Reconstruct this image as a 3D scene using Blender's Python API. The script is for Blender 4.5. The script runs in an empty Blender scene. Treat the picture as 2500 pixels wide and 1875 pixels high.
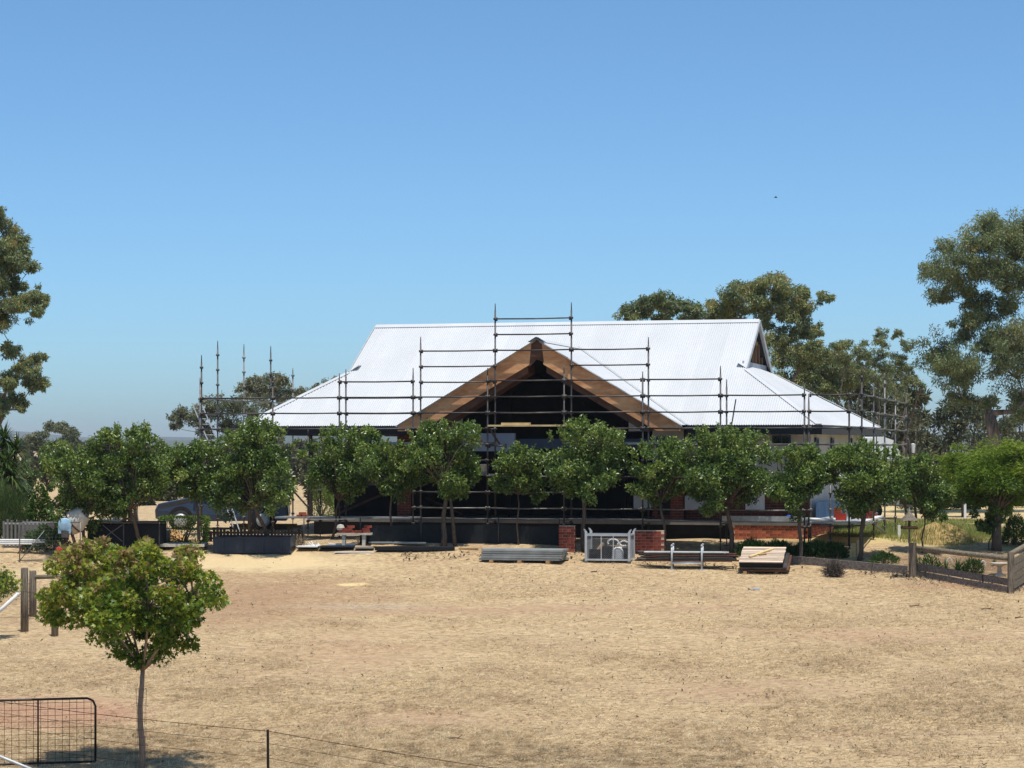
import bpy, math, random
import numpy as np
from mathutils import Vector, Matrix
random.seed(7)
RNG = np.random.default_rng(11)

# ------------------------------------------------------------------ camera
sc = bpy.context.scene
F, H, CX, CZ = 5500.0, 1088.0, 1250.0, 2.9       # focal length and horizon in photo pixels, eye height over the house pad
HAZE = 0.00014
cam = bpy.data.objects.new('camera', bpy.data.cameras.new('camera'))
sc.collection.objects.link(cam)
cam.location = (0, 0, CZ)
cam.rotation_euler = (math.pi/2, 0, 0)
cam.data.sensor_width = 36
cam.data.lens = 36*F/2500
cam.data.shift_y = (H-937.5)/2500
cam.data.clip_start = 0.5
cam.data.clip_end = 30000
sc.camera = cam

# ------------------------------------------------------------------ sky and sun
SUN = Vector((0.12, -0.27, 1.0)).normalized()
elev = math.asin(SUN.z)
azim = math.atan2(SUN.x, SUN.y)
w = bpy.data.worlds.new('World'); sc.world = w; w.use_nodes = True
nt = w.node_tree
bg = nt.nodes['Background']
sky = nt.nodes.new('ShaderNodeTexSky')
sky.sky_type = 'NISHITA'; sky.sun_disc = False
sky.sun_elevation = elev; sky.sun_rotation = azim
sky.air_density = 0.65; sky.dust_density = 0.85; sky.ozone_density = 9.0; sky.altitude = 0
tint = nt.nodes.new('ShaderNodeMix'); tint.data_type = 'RGBA'; tint.blend_type = 'MULTIPLY'; tint.inputs[0].default_value = 1.0; tint.inputs[7].default_value = (0.80, 0.94, 0.885, 1)
nt.links.new(sky.outputs[0], tint.inputs[6]); nt.links.new(tint.outputs[2], bg.inputs[0])
bg.inputs[1].default_value = 0.15
sl = bpy.data.lights.new('sun', 'SUN'); sl.energy = 3.7; sl.angle = math.radians(0.53); sl.color = (1.0, 0.965, 0.90)
so = bpy.data.objects.new('sun', sl); sc.collection.objects.link(so)
so.location = (10, -10, 60)
so.rotation_euler = (-SUN).to_track_quat('-Z', 'Y').to_euler()
sc.view_settings.view_transform = 'Standard'; sc.view_settings.look = 'None'
sc.view_settings.exposure = 0.32; sc.view_settings.gamma = 1.0; sc.view_settings.use_curve_mapping = False

# ------------------------------------------------------------------ helpers
COL = sc.collection
class MB:
    """collects shapes into one mesh"""
    def __init__(s): s.v = []; s.f = []
    def add(s, vs, fs):
        o = len(s.v); s.v += [tuple(p) for p in vs]; s.f += [tuple(i+o for i in f) for f in fs]; return s
    def box(s, x0, x1, y0, y1, z0, z1):
        return s.add([(x0,y0,z0),(x1,y0,z0),(x1,y1,z0),(x0,y1,z0),(x0,y0,z1),(x1,y0,z1),(x1,y1,z1),(x0,y1,z1)],
                     [(3,2,1,0),(4,5,6,7),(0,1,5,4),(1,2,6,5),(2,3,7,6),(3,0,4,7)])
    def bar(s, a, b, w, h, up=(0,0,1)):
        a = Vector(a); b = Vector(b); d = (b-a).normalized(); up = Vector(up)
        x = d.cross(up)
        if x.length < 1e-4: x = d.cross(Vector((1,0,0)))
        x.normalize(); y = x.cross(d)
        vs = []
        for p in (a, b):
            for i, j in ((-1,-1),(1,-1),(1,1),(-1,1)): vs.append(p + x*(i*w/2) + y*(j*h/2))
        return s.add(vs, [(3,2,1,0),(4,5,6,7),(0,1,5,4),(1,2,6,5),(2,3,7,6),(3,0,4,7)])
    def tube(s, pts, r, n=8, caps=True):
        pts = [Vector(p) for p in pts]
        if not hasattr(r, '__len__'): r = [r]*len(pts)
        o = len(s.v); ref = None
        for i, p in enumerate(pts):
            d = (pts[min(i+1, len(pts)-1)] - pts[max(i-1, 0)]).normalized()
            if ref is None:
                ref = d.cross(Vector((0,0,1)))
                if ref.length < 1e-3: ref = Vector((1,0,0))
            ref = (ref - d*ref.dot(d)).normalized(); y = d.cross(ref)
            for k in range(n):
                a = 2*math.pi*k/n
                s.v.append(tuple(p + (ref*math.cos(a) + y*math.sin(a))*r[i]))
        for i in range(len(pts)-1):
            for k in range(n):
                a, b = o+i*n+k, o+i*n+(k+1) % n
                s.f.append((a, b, b+n, a+n))
        if caps:
            s.f.append(tuple(o+k for k in range(n))[::-1]); e = o+(len(pts)-1)*n
            s.f.append(tuple(e+k for k in range(n)))
        return s
    def lathe(s, prof, n=16, o3=(0,0,0), axis=None):
        o = len(s.v); ox = Vector(o3)
        q = Vector((0,0,1)).rotation_difference(Vector(axis)) if axis else None
        for r, z in prof:
            for k in range(n):
                a = 2*math.pi*k/n; p = Vector((r*math.cos(a), r*math.sin(a), z))
                if q: p = q @ p
                s.v.append(tuple(ox+p))
        for i in range(len(prof)-1):
            for k in range(n):
                a, b = o+i*n+k, o+i*n+(k+1) % n
                s.f.append((a, b, b+n, a+n))
        if prof[0][0] > 1e-4: s.f.append(tuple(o+k for k in range(n))[::-1])
        if prof[-1][0] > 1e-4: s.f.append(tuple(o+(len(prof)-1)*n+k for k in range(n)))
        return s
    def prism(s, poly, t):
        """3D polygon thickened by the vector t"""
        t = Vector(t); n = len(poly)
        vs = [Vector(p) for p in poly]; vs += [p+t for p in vs]
        fs = [tuple(range(n))[::-1], tuple(range(n, 2*n))]
        for i in range(n):
            j = (i+1) % n; fs.append((i, j, j+n, i+n))
        return s.add(vs, fs)
    def xf(s, M):
        s.v = [tuple(M @ Vector(p)) for p in s.v]; return s
    def mesh(s, name, mat, smooth=False):
        me = bpy.data.meshes.new(name); me.from_pydata(s.v, [], s.f); me.update()
        if mat: me.materials.append(mat)
        if smooth: me.shade_smooth()
        return me
    def build(s, name, mat, parent=None, smooth=False, loc=None):
        return link(name, s.mesh(name, mat, smooth), parent, loc)
def link(name, data, parent=None, loc=None, rz=0, rot=None):
    o = bpy.data.objects.new(name, data); COL.objects.link(o)
    if parent: o.parent = parent
    if loc is not None: o.location = loc
    o.rotation_euler = rot if rot else (0, 0, rz)
    return o
def tag(o, label=None, cat=None, group=None, kind=None):
    if label: o['label'] = label
    if cat: o['category'] = cat
    if group: o['group'] = group
    if kind: o['kind'] = kind
    return o
def thing(name, label, cat, loc=(0,0,0), rz=0, group=None):
    return tag(link(name, None, None, loc, rz), label, cat, group)
def npmesh(name, V, Fc, mat, tone=None, smooth=False):
    """numpy verts (n,3) and equal-size faces (m,k)"""
    me = bpy.data.meshes.new(name)
    m, k = Fc.shape
    me.vertices.add(len(V)); me.vertices.foreach_set('co', np.ascontiguousarray(V, dtype=np.float32).ravel())
    me.loops.add(m*k); me.loops.foreach_set('vertex_index', np.ascontiguousarray(Fc, dtype=np.int32).ravel())
    me.polygons.add(m); me.polygons.foreach_set('loop_start', np.arange(0, m*k, k, dtype=np.int32))
    if smooth: me.polygons.foreach_set('use_smooth', np.ones(m, dtype=bool))
    me.update(calc_edges=True)
    if tone is not None:
        a = me.attributes.new('tone', 'FLOAT', 'FACE'); a.data.foreach_set('value', np.ascontiguousarray(tone, dtype=np.float32))
    me.materials.append(mat)
    return me

# ground heights: the paddock falls towards the eye from the house pad
GY = [-400, 0, 30, 36, 45, 57, 63, 66, 68, 70.2, 74, 120, 300, 1000, 9000]
GZ = [-9, -6.4, -5.35, -5.1, -4.72, -4.15, -3.72, -3.45, -3.18, -2.93, -2.9, -2.95, -4.0, -6.5, -14]
def gz(x, y):
    return CZ + np.interp(y, GY, GZ) + 0.03*np.sin(x*0.55+y*0.21) * (np.abs(y) < 200)
def at(px, py, Y):
    return Vector(((px-CX)/F*Y, Y, CZ-(py-H)/F*Y))
def ong(px, py):
    """where the sight line through a pixel meets the ground"""
    lo, hi = 20.0, 900.0
    for _ in range(60):
        m = (lo+hi)/2; p = at(px, py, m)
        if p.z > gz(p.x, p.y): lo = m
        else: hi = m
    p = at(px, py, hi); p.z = float(gz(p.x, p.y)); return p
def gnd(x, y, dz=0): return Vector((x, y, float(gz(x, y))+dz))
def ppm(Y): return F/Y

# ------------------------------------------------------------------ materials
def L(r, g, b):
    f = lambda c: (c/255/12.92) if c/255 <= 0.04045 else ((c/255+0.055)/1.055)**2.4
    return (f(r), f(g), f(b), 1)
def newmat(name):
    m = bpy.data.materials.new(name); m.use_nodes = True
    return m, m.node_tree.nodes, m.node_tree.links, m.node_tree.nodes['Principled BSDF']
def mat(name, col, rough=0.6, metal=0.0, var=0.18, scale=6.0, bump=0.0, spec=0.3, stretch=(1,1,1), dark=None):
    m, N, K, P = newmat(name)
    tc = N.new('ShaderNodeTexCoord'); mp = N.new('ShaderNodeMapping'); mp.inputs['Scale'].default_value = stretch
    K.new(tc.outputs['Object'], mp.inputs[0])
    n = N.new('ShaderNodeTexNoise'); n.inputs['Scale'].default_value = scale; n.inputs['Detail'].default_value = 5; n.inputs['Roughness'].default_value = 0.65
    K.new(mp.outputs[0], n.inputs['Vector'])
    r = N.new('ShaderNodeValToRGB'); e = r.color_ramp.elements
    c = col if len(col) == 4 else (*col, 1)
    d = dark or tuple(x*(1-2*var) for x in c[:3])+(1,)
    e[0].position = 0.3; e[0].color = d; e[1].position = 0.7; e[1].color = tuple(min(1, x*(1+var)) for x in c[:3])+(1,)
    K.new(n.outputs['Fac'], r.inputs[0]); K.new(r.outputs[0], P.inputs['Base Color'])
    P.inputs['Roughness'].default_value = rough; P.inputs['Metallic'].default_value = metal; P.inputs['Specular IOR Level'].default_value = spec
    if bump:
        b = N.new('ShaderNodeBump'); b.inputs['Strength'].default_value = bump; b.inputs['Distance'].default_value = 0.02
        n2 = N.new('ShaderNodeTexNoise'); n2.inputs['Scale'].default_value = scale*4; n2.inputs['Detail'].default_value = 4
        K.new(mp.outputs[0], n2.inputs['Vector'])
        K.new(n2.outputs['Fac'], b.inputs['Height']); K.new(b.outputs[0], P.inputs['Normal'])
    return m
def leafmat(name, stops, trans=0.25, rough=0.45, spec=0.35):
    """colour by the tone stored for each leaf; many crowns get lighter upwards"""
    m, N, K, P = newmat(name)
    a = N.new('ShaderNodeAttribute'); a.attribute_name = 'tone'
    r = N.new('ShaderNodeValToRGB'); e = r.color_ramp.elements
    while len(e) < len(stops): e.new(0.5)
    for i, (p, c) in enumerate(stops): e[i].position = p; e[i].color = (*c, 1)
    K.new(a.outputs['Fac'], r.inputs[0]); K.new(r.outputs[0], P.inputs['Base Color'])
    P.inputs['Roughness'].default_value = rough; P.inputs['Specular IOR Level'].default_value = spec
    t = N.new('ShaderNodeBsdfTranslucent'); K.new(r.outputs[0], t.inputs[0])
    mx = N.new('ShaderNodeMixShader'); mx.inputs[0].default_value = trans
    K.new(P.outputs[0], mx.inputs[1]); K.new(t.outputs[0], mx.inputs[2])
    K.new(mx.outputs[0], N['Material Output'].inputs[0])
    return m
M = {}
M['roof'] = mat('white_roof_steel', (0.575, 0.575, 0.57), 0.5, 0, 0.015, 0.6, spec=0.3)
M['fascia'] = mat('dark_fascia', (0.016, 0.018, 0.024), 0.45, 0, 0.1, 3)
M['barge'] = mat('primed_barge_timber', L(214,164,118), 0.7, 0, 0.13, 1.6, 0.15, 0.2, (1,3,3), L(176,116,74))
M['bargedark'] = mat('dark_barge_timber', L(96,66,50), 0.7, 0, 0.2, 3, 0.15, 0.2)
M['timber'] = mat('sawn_timber', L(178,142,98), 0.75, 0, 0.2, 5, 0.1, 0.2, (1,8,8))
M['framing'] = mat('pine_framing', L(150,118,88), 0.75, 0, 0.2, 5, 0.1, 0.2)
M['voidshade'] = mat('gablet_shade_grey', L(40,42,48), 0.7, 0, 0.1, 2)  # dark grey standing in for the shade inside the gablet
M['darkwood'] = mat('dark_stained_timber', L(58,48,42), 0.8, 0, 0.2, 5, 0.2)
M['steel'] = mat('galvanised_tube', (0.19, 0.185, 0.175), 0.45, 0.35, 0.3, 4, 0, 0.4, (1,1,1), (0.06,0.052,0.045,1))
M['steeldark'] = mat('painted_scaffold_tube', (0.075, 0.07, 0.066), 0.5, 0.3, 0.35, 3, 0, 0.4, (1,1,1), (0.030,0.022,0.018,1))
M['plank'] = mat('steel_plank', (0.34, 0.34, 0.33), 0.5, 0.3, 0.2, 3, 0, 0.3)
M['alu'] = mat('grey_aluminium_plank', L(150,153,150), 0.55, 0.2, 0.16, 2, 0, 0.3, (1,6,1))
M['zinc'] = mat('galvanised_sheet', L(186,188,188), 0.5, 0.25, 0.1, 5, 0, 0.3)
M['board'] = mat('pine_scaffold_board', L(214,186,134), 0.75, 0, 0.15, 3, 0.1, 0.2, (1,6,1))
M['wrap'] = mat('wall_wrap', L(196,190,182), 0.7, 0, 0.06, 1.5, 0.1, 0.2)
M['wrapblue'] = mat('blue_grey_sheet', L(150,158,170), 0.7, 0, 0.08, 1.5, 0.1)  # even blue-grey for panels, flashing and the plastic scrap
M['black'] = mat('shade_black', (0.012, 0.011, 0.011), 0.9, 0, 0.3, 2)  # near-black standing in for the shade inside and under the house
M['frame'] = mat('window_frame', (0.05, 0.07, 0.11), 0.4, 0.1, 0.1, 3)
M['white'] = mat('white_paint', (0.78, 0.77, 0.74), 0.5, 0, 0.06, 4)
M['brick'] = mat('red_brick', L(168,94,68), 0.85, 0, 0.22, 9, 0.3, 0.15)
M['brickred'] = mat('dark_red_brick', L(136,68,54), 0.85, 0, 0.24, 9, 0.3, 0.15)
M['mortar'] = mat('mortar', L(206,186,158), 0.9, 0, 0.1, 12, 0.2, 0.1)
M['concrete'] = mat('concrete', L(196,188,172), 0.85, 0, 0.12, 5, 0.2, 0.15)
M['slab'] = mat('floor_slab', L(120,116,110), 0.85, 0, 0.12, 3, 0.2, 0.15)
M['post'] = mat('weathered_post', L(132,120,104), 0.85, 0, 0.25, 6, 0.4, 0.15, (6,6,0.6), L(70,62,54))
M['rail'] = mat('weathered_rail', L(138,126,106), 0.85, 0, 0.22, 4, 0.3, 0.15, (0.6,5,5), L(84,76,64))
M['sleeper'] = mat('grey_sleeper', L(128,118,110), 0.9, 0, 0.22, 4, 0.4, 0.15, (0.6,5,5), L(74,66,60))
M['palebark'] = mat('pale_young_bark', L(146,128,112), 0.85, 0, 0.15, 10, 0.3, 0.1, (4,4,0.8))
M['paling'] = mat('old_dark_paling', L(46,41,36), 0.9, 0, 0.25, 4, 0.3, 0.1, (5,5,0.6))
M['bark'] = mat('grey_bark', L(96,85,75), 0.9, 0, 0.25, 8, 0.4, 0.1, (4,4,0.8))
M['gumbark'] = mat('gum_bark', L(132,118,104), 0.85, 0, 0.3, 2, 0.3, 0.1, (3,3,0.6), L(58,48,42))
M['blackpipe'] = mat('black_gate_pipe', (0.022, 0.019, 0.018), 0.4, 0.3, 0.2, 5, 0, 0.4)
M['rustwire'] = mat('rusty_wire', (0.085, 0.042, 0.018), 0.7, 0.3, 0.3, 8)
M['wire'] = mat('grey_wire', (0.20, 0.20, 0.20), 0.5, 0.5, 0.2, 8)
M['darkwire'] = mat('dark_wire', (0.05, 0.045, 0.04), 0.6, 0.4, 0.2, 8)
M['rubber'] = mat('rubber', (0.015, 0.015, 0.015), 0.8, 0, 0.2, 8)
M['carpaint'] = mat('blue_grey_car_paint', L(62,70,82), 0.22, 0.35, 0.04, 2, 0, 0.5)
M['glass'] = mat('dark_glass', (0.012, 0.016, 0.022), 0.08, 0, 0.1, 2, 0, 0.6)
M['mixblue'] = mat('pale_blue_paint', L(150,184,206), 0.55, 0.1, 0.16, 6)
M['rust'] = mat('rusty_frame', L(92,58,44), 0.8, 0.2, 0.3, 6)
M['steelshade'] = mat('shaded_blue_grey_steel', L(46,53,66), 0.45, 0.2, 0.12, 3)  # blue-grey steel darkened to stand for the tree's shade
M['shade'] = mat('black_shade_cloth', (0.010, 0.011, 0.014), 0.85, 0, 0.2, 6)
M['greencloth'] = mat('dark_green_shade_cloth', (0.014, 0.019, 0.021), 0.8, 0, 0.25, 3)
M['slat'] = mat('pale_weathered_board', L(206,182,158), 0.8, 0, 0.14, 3, 0.15, 0.15, (1,8,8))
M['tarp'] = mat('blue_tarp', L(44,84,120), 0.5, 0, 0.2, 3, 0.3)
M['blueplastic'] = mat('blue_plastic', L(40,92,190), 0.4, 0, 0.1, 4)
M['redplastic'] = mat('red_plastic', L(178,60,44), 0.5, 0, 0.15, 4)
M['clay'] = mat('clay_soil', L(206,160,106), 0.95, 0, 0.2, 4, 0.5, 0.1)
M['hat'] = mat('pale_canvas', L(190,182,168), 0.8, 0, 0.1, 6)
M['hill'] = mat('far_hill', (0.06, 0.075, 0.045), 0.95, 0, 0.2, 0.004, 0, 0.05)
M['birdblack'] = mat('black_feather', (0.02, 0.02, 0.022), 0.6)
M['yellow'] = mat('yellow_plastic', L(214,190,60), 0.5, 0, 0.1, 5)
# each roof sheet and each brick differs a little from its neighbours
m = M['roof']; N, K = m.node_tree.nodes, m.node_tree.links; P = N['Principled BSDF']; src = P.inputs['Base Color'].links[0].from_socket
tc = N.new('ShaderNodeTexCoord'); sp_ = N.new('ShaderNodeSeparateXYZ'); K.new(tc.outputs['Object'], sp_.inputs[0])
sn = N.new('ShaderNodeMath'); sn.operation = 'SNAP'; sn.inputs[1].default_value = 0.762; K.new(sp_.outputs['X'], sn.inputs[0])
wn = N.new('ShaderNodeTexWhiteNoise'); wn.noise_dimensions = '1D'; K.new(sn.outputs[0], wn.inputs['W'])
mr = N.new('ShaderNodeMapRange'); mr.inputs[3].default_value = 0.955; mr.inputs[4].default_value = 1.03; K.new(wn.outputs['Value'], mr.inputs[0])
dn = N.new('ShaderNodeTexNoise'); dn.inputs['Scale'].default_value = 0.9; dn.inputs['Detail'].default_value = 6; dm_ = N.new('ShaderNodeMapping'); dm_.inputs['Scale'].default_value = (1.6, 0.35, 0.35); K.new(tc.outputs['Object'], dm_.inputs[0]); K.new(dm_.outputs[0], dn.inputs['Vector'])
dr = N.new('ShaderNodeMapRange'); dr.inputs[1].default_value = 0.3; dr.inputs[2].default_value = 0.7; dr.inputs[3].default_value = 0.94; dr.inputs[4].default_value = 1.02; K.new(dn.outputs['Fac'], dr.inputs[0])
ml = N.new('ShaderNodeMath'); ml.operation = 'MULTIPLY'; K.new(mr.outputs[0], ml.inputs[0]); K.new(dr.outputs[0], ml.inputs[1])
vm = N.new('ShaderNodeVectorMath'); vm.operation = 'SCALE'; K.new(src, vm.inputs[0]); K.new(ml.outputs[0], vm.inputs['Scale']); K.new(vm.outputs[0], P.inputs['Base Color'])
for nm in ('brick', 'brickred', 'alu', 'plank', 'slat', 'steeldark', 'paling'):
    m = M[nm]; N, K = m.node_tree.nodes, m.node_tree.links; P = N['Principled BSDF']; src = P.inputs['Base Color'].links[0].from_socket
    oi = N.new('ShaderNodeObjectInfo'); mr = N.new('ShaderNodeMapRange'); mr.inputs[3].default_value = 0.62; mr.inputs[4].default_value = 1.25; K.new(oi.outputs['Random'], mr.inputs[0])
    vm = N.new('ShaderNodeVectorMath'); vm.operation = 'SCALE'; K.new(src, vm.inputs[0]); K.new(mr.outputs[0], vm.inputs['Scale']); K.new(vm.outputs[0], P.inputs['Base Color'])
# brick masonry too deep in shade to pick bricks apart; colours darkened for it
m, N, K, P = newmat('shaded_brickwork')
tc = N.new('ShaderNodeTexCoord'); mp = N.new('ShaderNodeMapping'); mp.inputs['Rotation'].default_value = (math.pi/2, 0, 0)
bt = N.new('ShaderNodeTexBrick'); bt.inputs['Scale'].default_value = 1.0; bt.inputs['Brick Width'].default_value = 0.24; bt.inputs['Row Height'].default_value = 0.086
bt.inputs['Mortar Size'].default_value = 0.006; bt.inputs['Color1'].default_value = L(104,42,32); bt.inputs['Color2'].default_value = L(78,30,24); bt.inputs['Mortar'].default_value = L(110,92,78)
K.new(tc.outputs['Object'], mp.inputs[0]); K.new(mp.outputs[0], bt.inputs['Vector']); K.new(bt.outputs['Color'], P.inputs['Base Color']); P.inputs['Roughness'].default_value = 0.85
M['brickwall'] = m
M['pear'] = leafmat('pear_leaf', [(0,(0.030,0.062,0.013)),(0.45,(0.085,0.150,0.026)),(0.8,(0.21,0.29,0.05)),(1,(0.36,0.41,0.11))], 0.34, 0.33, 0.55)
M['maple'] = leafmat('maple_leaf', [(0,(0.035,0.075,0.010)),(0.45,(0.13,0.21,0.018)),(0.70,(0.36,0.40,0.04)),(0.80,(0.33,0.26,0.075)),(1,(0.38,0.21,0.11))], 0.42, 0.4, 0.45)
M['gum'] = leafmat('gum_leaf', [(0,(0.10,0.13,0.068)),(0.5,(0.185,0.23,0.09)),(0.8,(0.30,0.31,0.095)),(1,(0.36,0.255,0.10))], 0.34, 0.45, 0.4)
M['gumfar'] = leafmat('far_gum_leaf', [(0,(0.09,0.112,0.062)),(0.6,(0.175,0.19,0.10)),(1,(0.25,0.21,0.10))], 0.2, 0.5, 0.3)
M['bush'] = leafmat('bush_leaf', [(0,(0.062,0.076,0.038)),(0.6,(0.115,0.125,0.060)),(1,(0.18,0.145,0.075))], 0.15, 0.55, 0.2)
M['feather'] = leafmat('feathery_leaf', [(0,(0.055,0.11,0.012)),(0.5,(0.13,0.215,0.018)),(1,(0.27,0.33,0.035))], 0.35, 0.5, 0.25)
M['conifer'] = leafmat('conifer_leaf', [(0,(0.030,0.070,0.012)),(0.6,(0.085,0.155,0.020)),(1,(0.20,0.27,0.04))], 0.2, 0.5, 0.3)
M['fine'] = leafmat('fine_leaf', [(0,(0.05,0.085,0.025)),(0.6,(0.10,0.15,0.04)),(1,(0.18,0.23,0.07))], 0.25, 0.5, 0.25)
M['strap'] = leafmat('strap_leaf', [(0,(0.03,0.065,0.012)),(0.6,(0.07,0.12,0.025)),(1,(0.17,0.21,0.06))], 0.2, 0.35, 0.5)
M['dead'] = leafmat('dead_twig', [(0,(0.065,0.05,0.04)),(0.6,(0.13,0.105,0.085)),(1,(0.24,0.20,0.16))], 0.1, 0.8, 0.1)
M['straw'] = leafmat('dry_straw', [(0,(0.13,0.09,0.052)),(0.30,(0.42,0.32,0.19)),(0.55,(0.59,0.468,0.298)),(0.85,(0.76,0.63,0.425)),(1,(0.88,0.77,0.53))], 0.5, 0.8, 0.15)
M['weed'] = leafmat('dry_weed', [(0,(0.12,0.09,0.04)),(0.5,(0.24,0.19,0.075)),(1,(0.40,0.30,0.13))], 0.3, 0.8, 0.1)
M['greengrass'] = leafmat('green_grass', [(0,(0.10,0.14,0.03)),(0.5,(0.20,0.23,0.055)),(1,(0.42,0.37,0.15))], 0.3, 0.7, 0.15)
M['litter'] = leafmat('bark_litter', [(0,(0.018,0.013,0.009)),(0.65,(0.045,0.030,0.02)),(1,(0.20,0.13,0.08))], 0.0, 0.9, 0.1)

# ------------------------------------------------------------------ ground
def ground_material():
    m, N, K, P = newmat('dry_paddock')
    tc = N.new('ShaderNodeTexCoord')
    def noise(scale, detail=6, rough=0.6, st=(1,1,1), dist=0):
        mp = N.new('ShaderNodeMapping'); mp.inputs['Scale'].default_value = st; K.new(tc.outputs['Object'], mp.inputs[0])
        n = N.new('ShaderNodeTexNoise'); n.inputs['Scale'].default_value = scale; n.inputs['Detail'].default_value = detail
        n.inputs['Roughness'].default_value = rough; n.inputs['Distortion'].default_value = dist
        K.new(mp.outputs[0], n.inputs['Vector']); return n.outputs['Fac']
    def ramp(x, stops):
        r = N.new('ShaderNodeValToRGB'); e = r.color_ramp.elements
        while len(e) < len(stops): e.new(0.5)
        for i, (p, c) in enumerate(stops): e[i].position = p; e[i].color = c if len(c) == 4 else (*c, 1)
        K.new(x, r.inputs[0]); return r.outputs[0]
    def mix(f, a, b):
        x = N.new('ShaderNodeMix'); x.data_type = 'RGBA'
        if isinstance(f, float): x.inputs[0].default_value = f
        else: K.new(f, x.inputs[0])
        for s, v in ((x.inputs[6], a), (x.inputs[7], b)):
            if isinstance(v, tuple): s.default_value = v
            else: K.new(v, s)
        return x.outputs[2]
    def mth(op, a, b=None):
        x = N.new('ShaderNodeMath'); x.operation = op
        for s, v in ((x.inputs[0], a), (x.inputs[1], b)):
            if v is None: continue
            if isinstance(v, (int, float)): s.default_value = v
            else: K.new(v, s)
        return x.outputs[0]
    def patch(cx, cy, rx, ry, edge=0.5, amt=1.0, ns=0.7):
        mp = N.new('ShaderNodeMapping'); mp.vector_type = 'TEXTURE'
        mp.inputs['Location'].default_value = (cx, cy, 0); mp.inputs['Scale'].default_value = (rx, ry, 1000)
        K.new(tc.outputs['Object'], mp.inputs[0])
        l = N.new('ShaderNodeVectorMath'); l.operation = 'LENGTH'; K.new(mp.outputs[0], l.inputs[0])
        d = mth('ADD', l.outputs['Value'], mth('MULTIPLY', mth('SUBTRACT', noise(ns, 5, 0.65), 0.5), 1.6))
        r = N.new('ShaderNodeMapRange'); r.inputs[1].default_value = 1.0; r.inputs[2].default_value = 1.0-edge; r.inputs[3].default_value = 0; r.inputs[4].default_value = amt
        K.new(d, r.inputs[0]); return r.outputs[0]
    base = ramp(noise(0.35, 8, 0.62), [(0.30, L(170,142,114)), (0.5, L(198,172,136)), (0.70, L(220,198,160))])
    streak = ramp(noise(3.2, 6, 0.7, (0.45,1.1,1)), [(0.3, L(164,138,110)), (0.5, L(198,172,136)), (0.70, L(222,202,166))])
    c = mix(0.5, base, streak)
    fine = ramp(noise(26, 6, 0.75), [(0.34, L(86,64,46)), (0.47, L(182,152,112)), (0.64, L(224,202,160))])
    c = mix(0.5, c, fine)
    mid = ramp(noise(7, 6, 0.75, (0.8,1,1)), [(0.40, L(92,68,48)), (0.5, L(188,158,116)), (0.60, L(226,200,154))])
    c = mix(0.45, c, mid)
    bare = ramp(noise(0.8, 7, 0.65, (0.6,1,1), 0.4), [(0.50, (0,0,0)), (0.66, (1,1,1))])
    c = mix(mth('MULTIPLY', bare, 0.40), c, L(166,136,110))
    for cx, cy, rx, ry, col, edge, amt, ns in (
        (-6.6, 58.5, 4.2, 6.5, L(158,122,94), 0.7, 0.62, 0.5),      # bare reddish earth
        (1.0, 57.0, 7.0, 1.4, L(170,134,108), 0.8, 0.45, 0.5),
        (8.5, 52.0, 4.5, 1.6, L(176,136,110), 0.9, 0.4, 0.6),
        (-8.6, 41.2, 2.4, 2.4, L(178,130,106), 0.6, 0.65, 0.6),
        (-3.6, 49.0, 2.4, 5.0, L(180,142,112), 0.8, 0.35, 0.6),
        (-3.9, 57.6, 2.4, 0.8, L(188,176,158), 0.9, 0.35, 0.9),      # gravel
        (-7.2, 66.3, 4.2, 1.9, L(220,194,148), 0.5, 0.8, 0.8),     # spilt building sand
        (-11.5, 64.0, 4.0, 1.6, L(214,190,146), 0.6, 0.7, 0.8),
        (-4.3, 61.9, 0.5, 0.35, L(232,206,150), 0.5, 0.9, 2.0),
        (14.0, 61.5, 4.5, 1.2, L(168,128,102), 0.6, 0.6, 0.8),
        (13.4, 65.4, 3.2, 3.2, L(124,98,76), 0.5, 0.85, 0.9),        # garden bed soil
        (8.6, 69.0, 2.2, 1.6, L(96,76,60), 0.5, 0.8, 0.9),  # ground darkened for the shade beneath the platform
        (4.5, 44.0, 3.2, 1.7, L(172,136,110), 0.8, 0.4, 0.6), (-1.5, 40.5, 2.6, 1.3, L(176,140,112), 0.8, 0.4, 0.6),
        (13.6, 78.0, 4.4, 9.5, L(146,148,72), 0.5, 0.85, 0.5),      # watered green
        (19.0, 86.0, 5.0, 3.2, L(148,152,76), 0.5, 0.8, 0.5),
        (10.6, 70.8, 3.0, 2.2, L(200,178,118), 0.5, 0.8, 0.8),      # straw
        (18.0, 104.0, 9.0, 12.0, L(214,190,134), 0.4, 0.7, 0.3)):
        c = mix(patch(cx, cy, rx, ry, edge, amt, ns), c, col)
    K.new(c, P.inputs['Base Color']); P.inputs['Roughness'].default_value = 0.95; P.inputs['Specular IOR Level'].default_value = 0.1
    b = N.new('ShaderNodeBump'); b.inputs['Strength'].default_value = 0.9; b.inputs['Distance'].default_value = 0.05
    K.new(mth('ADD', mth('MULTIPLY', noise(34, 6, 0.75), 0.6), mth('MULTIPLY', noise(6, 6, 0.7, (0.6,1,1)), 0.9)), b.inputs['Height']); K.new(b.outputs[0], P.inputs['Normal'])
    return m
M['ground'] = ground_material()
xs = np.concatenate([[-9000,-4000,-1500,-600,-250,-120,-70,-45], np.arange(-32, 32.1, 0.8), [45,70,120,250,600,1500,4000,9000]])
ys = np.concatenate([[-400,-100,0,15,25], np.arange(30, 92, 0.6), [95,100,110,120,140,170,210,260,300,400,600,1000,2000,4000,9000]])
gx, gy = np.meshgrid(xs, ys); hz = gz(gx, gy)
near = (np.abs(gx) < 34) & (gy > 28) & (gy < 93)
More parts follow.
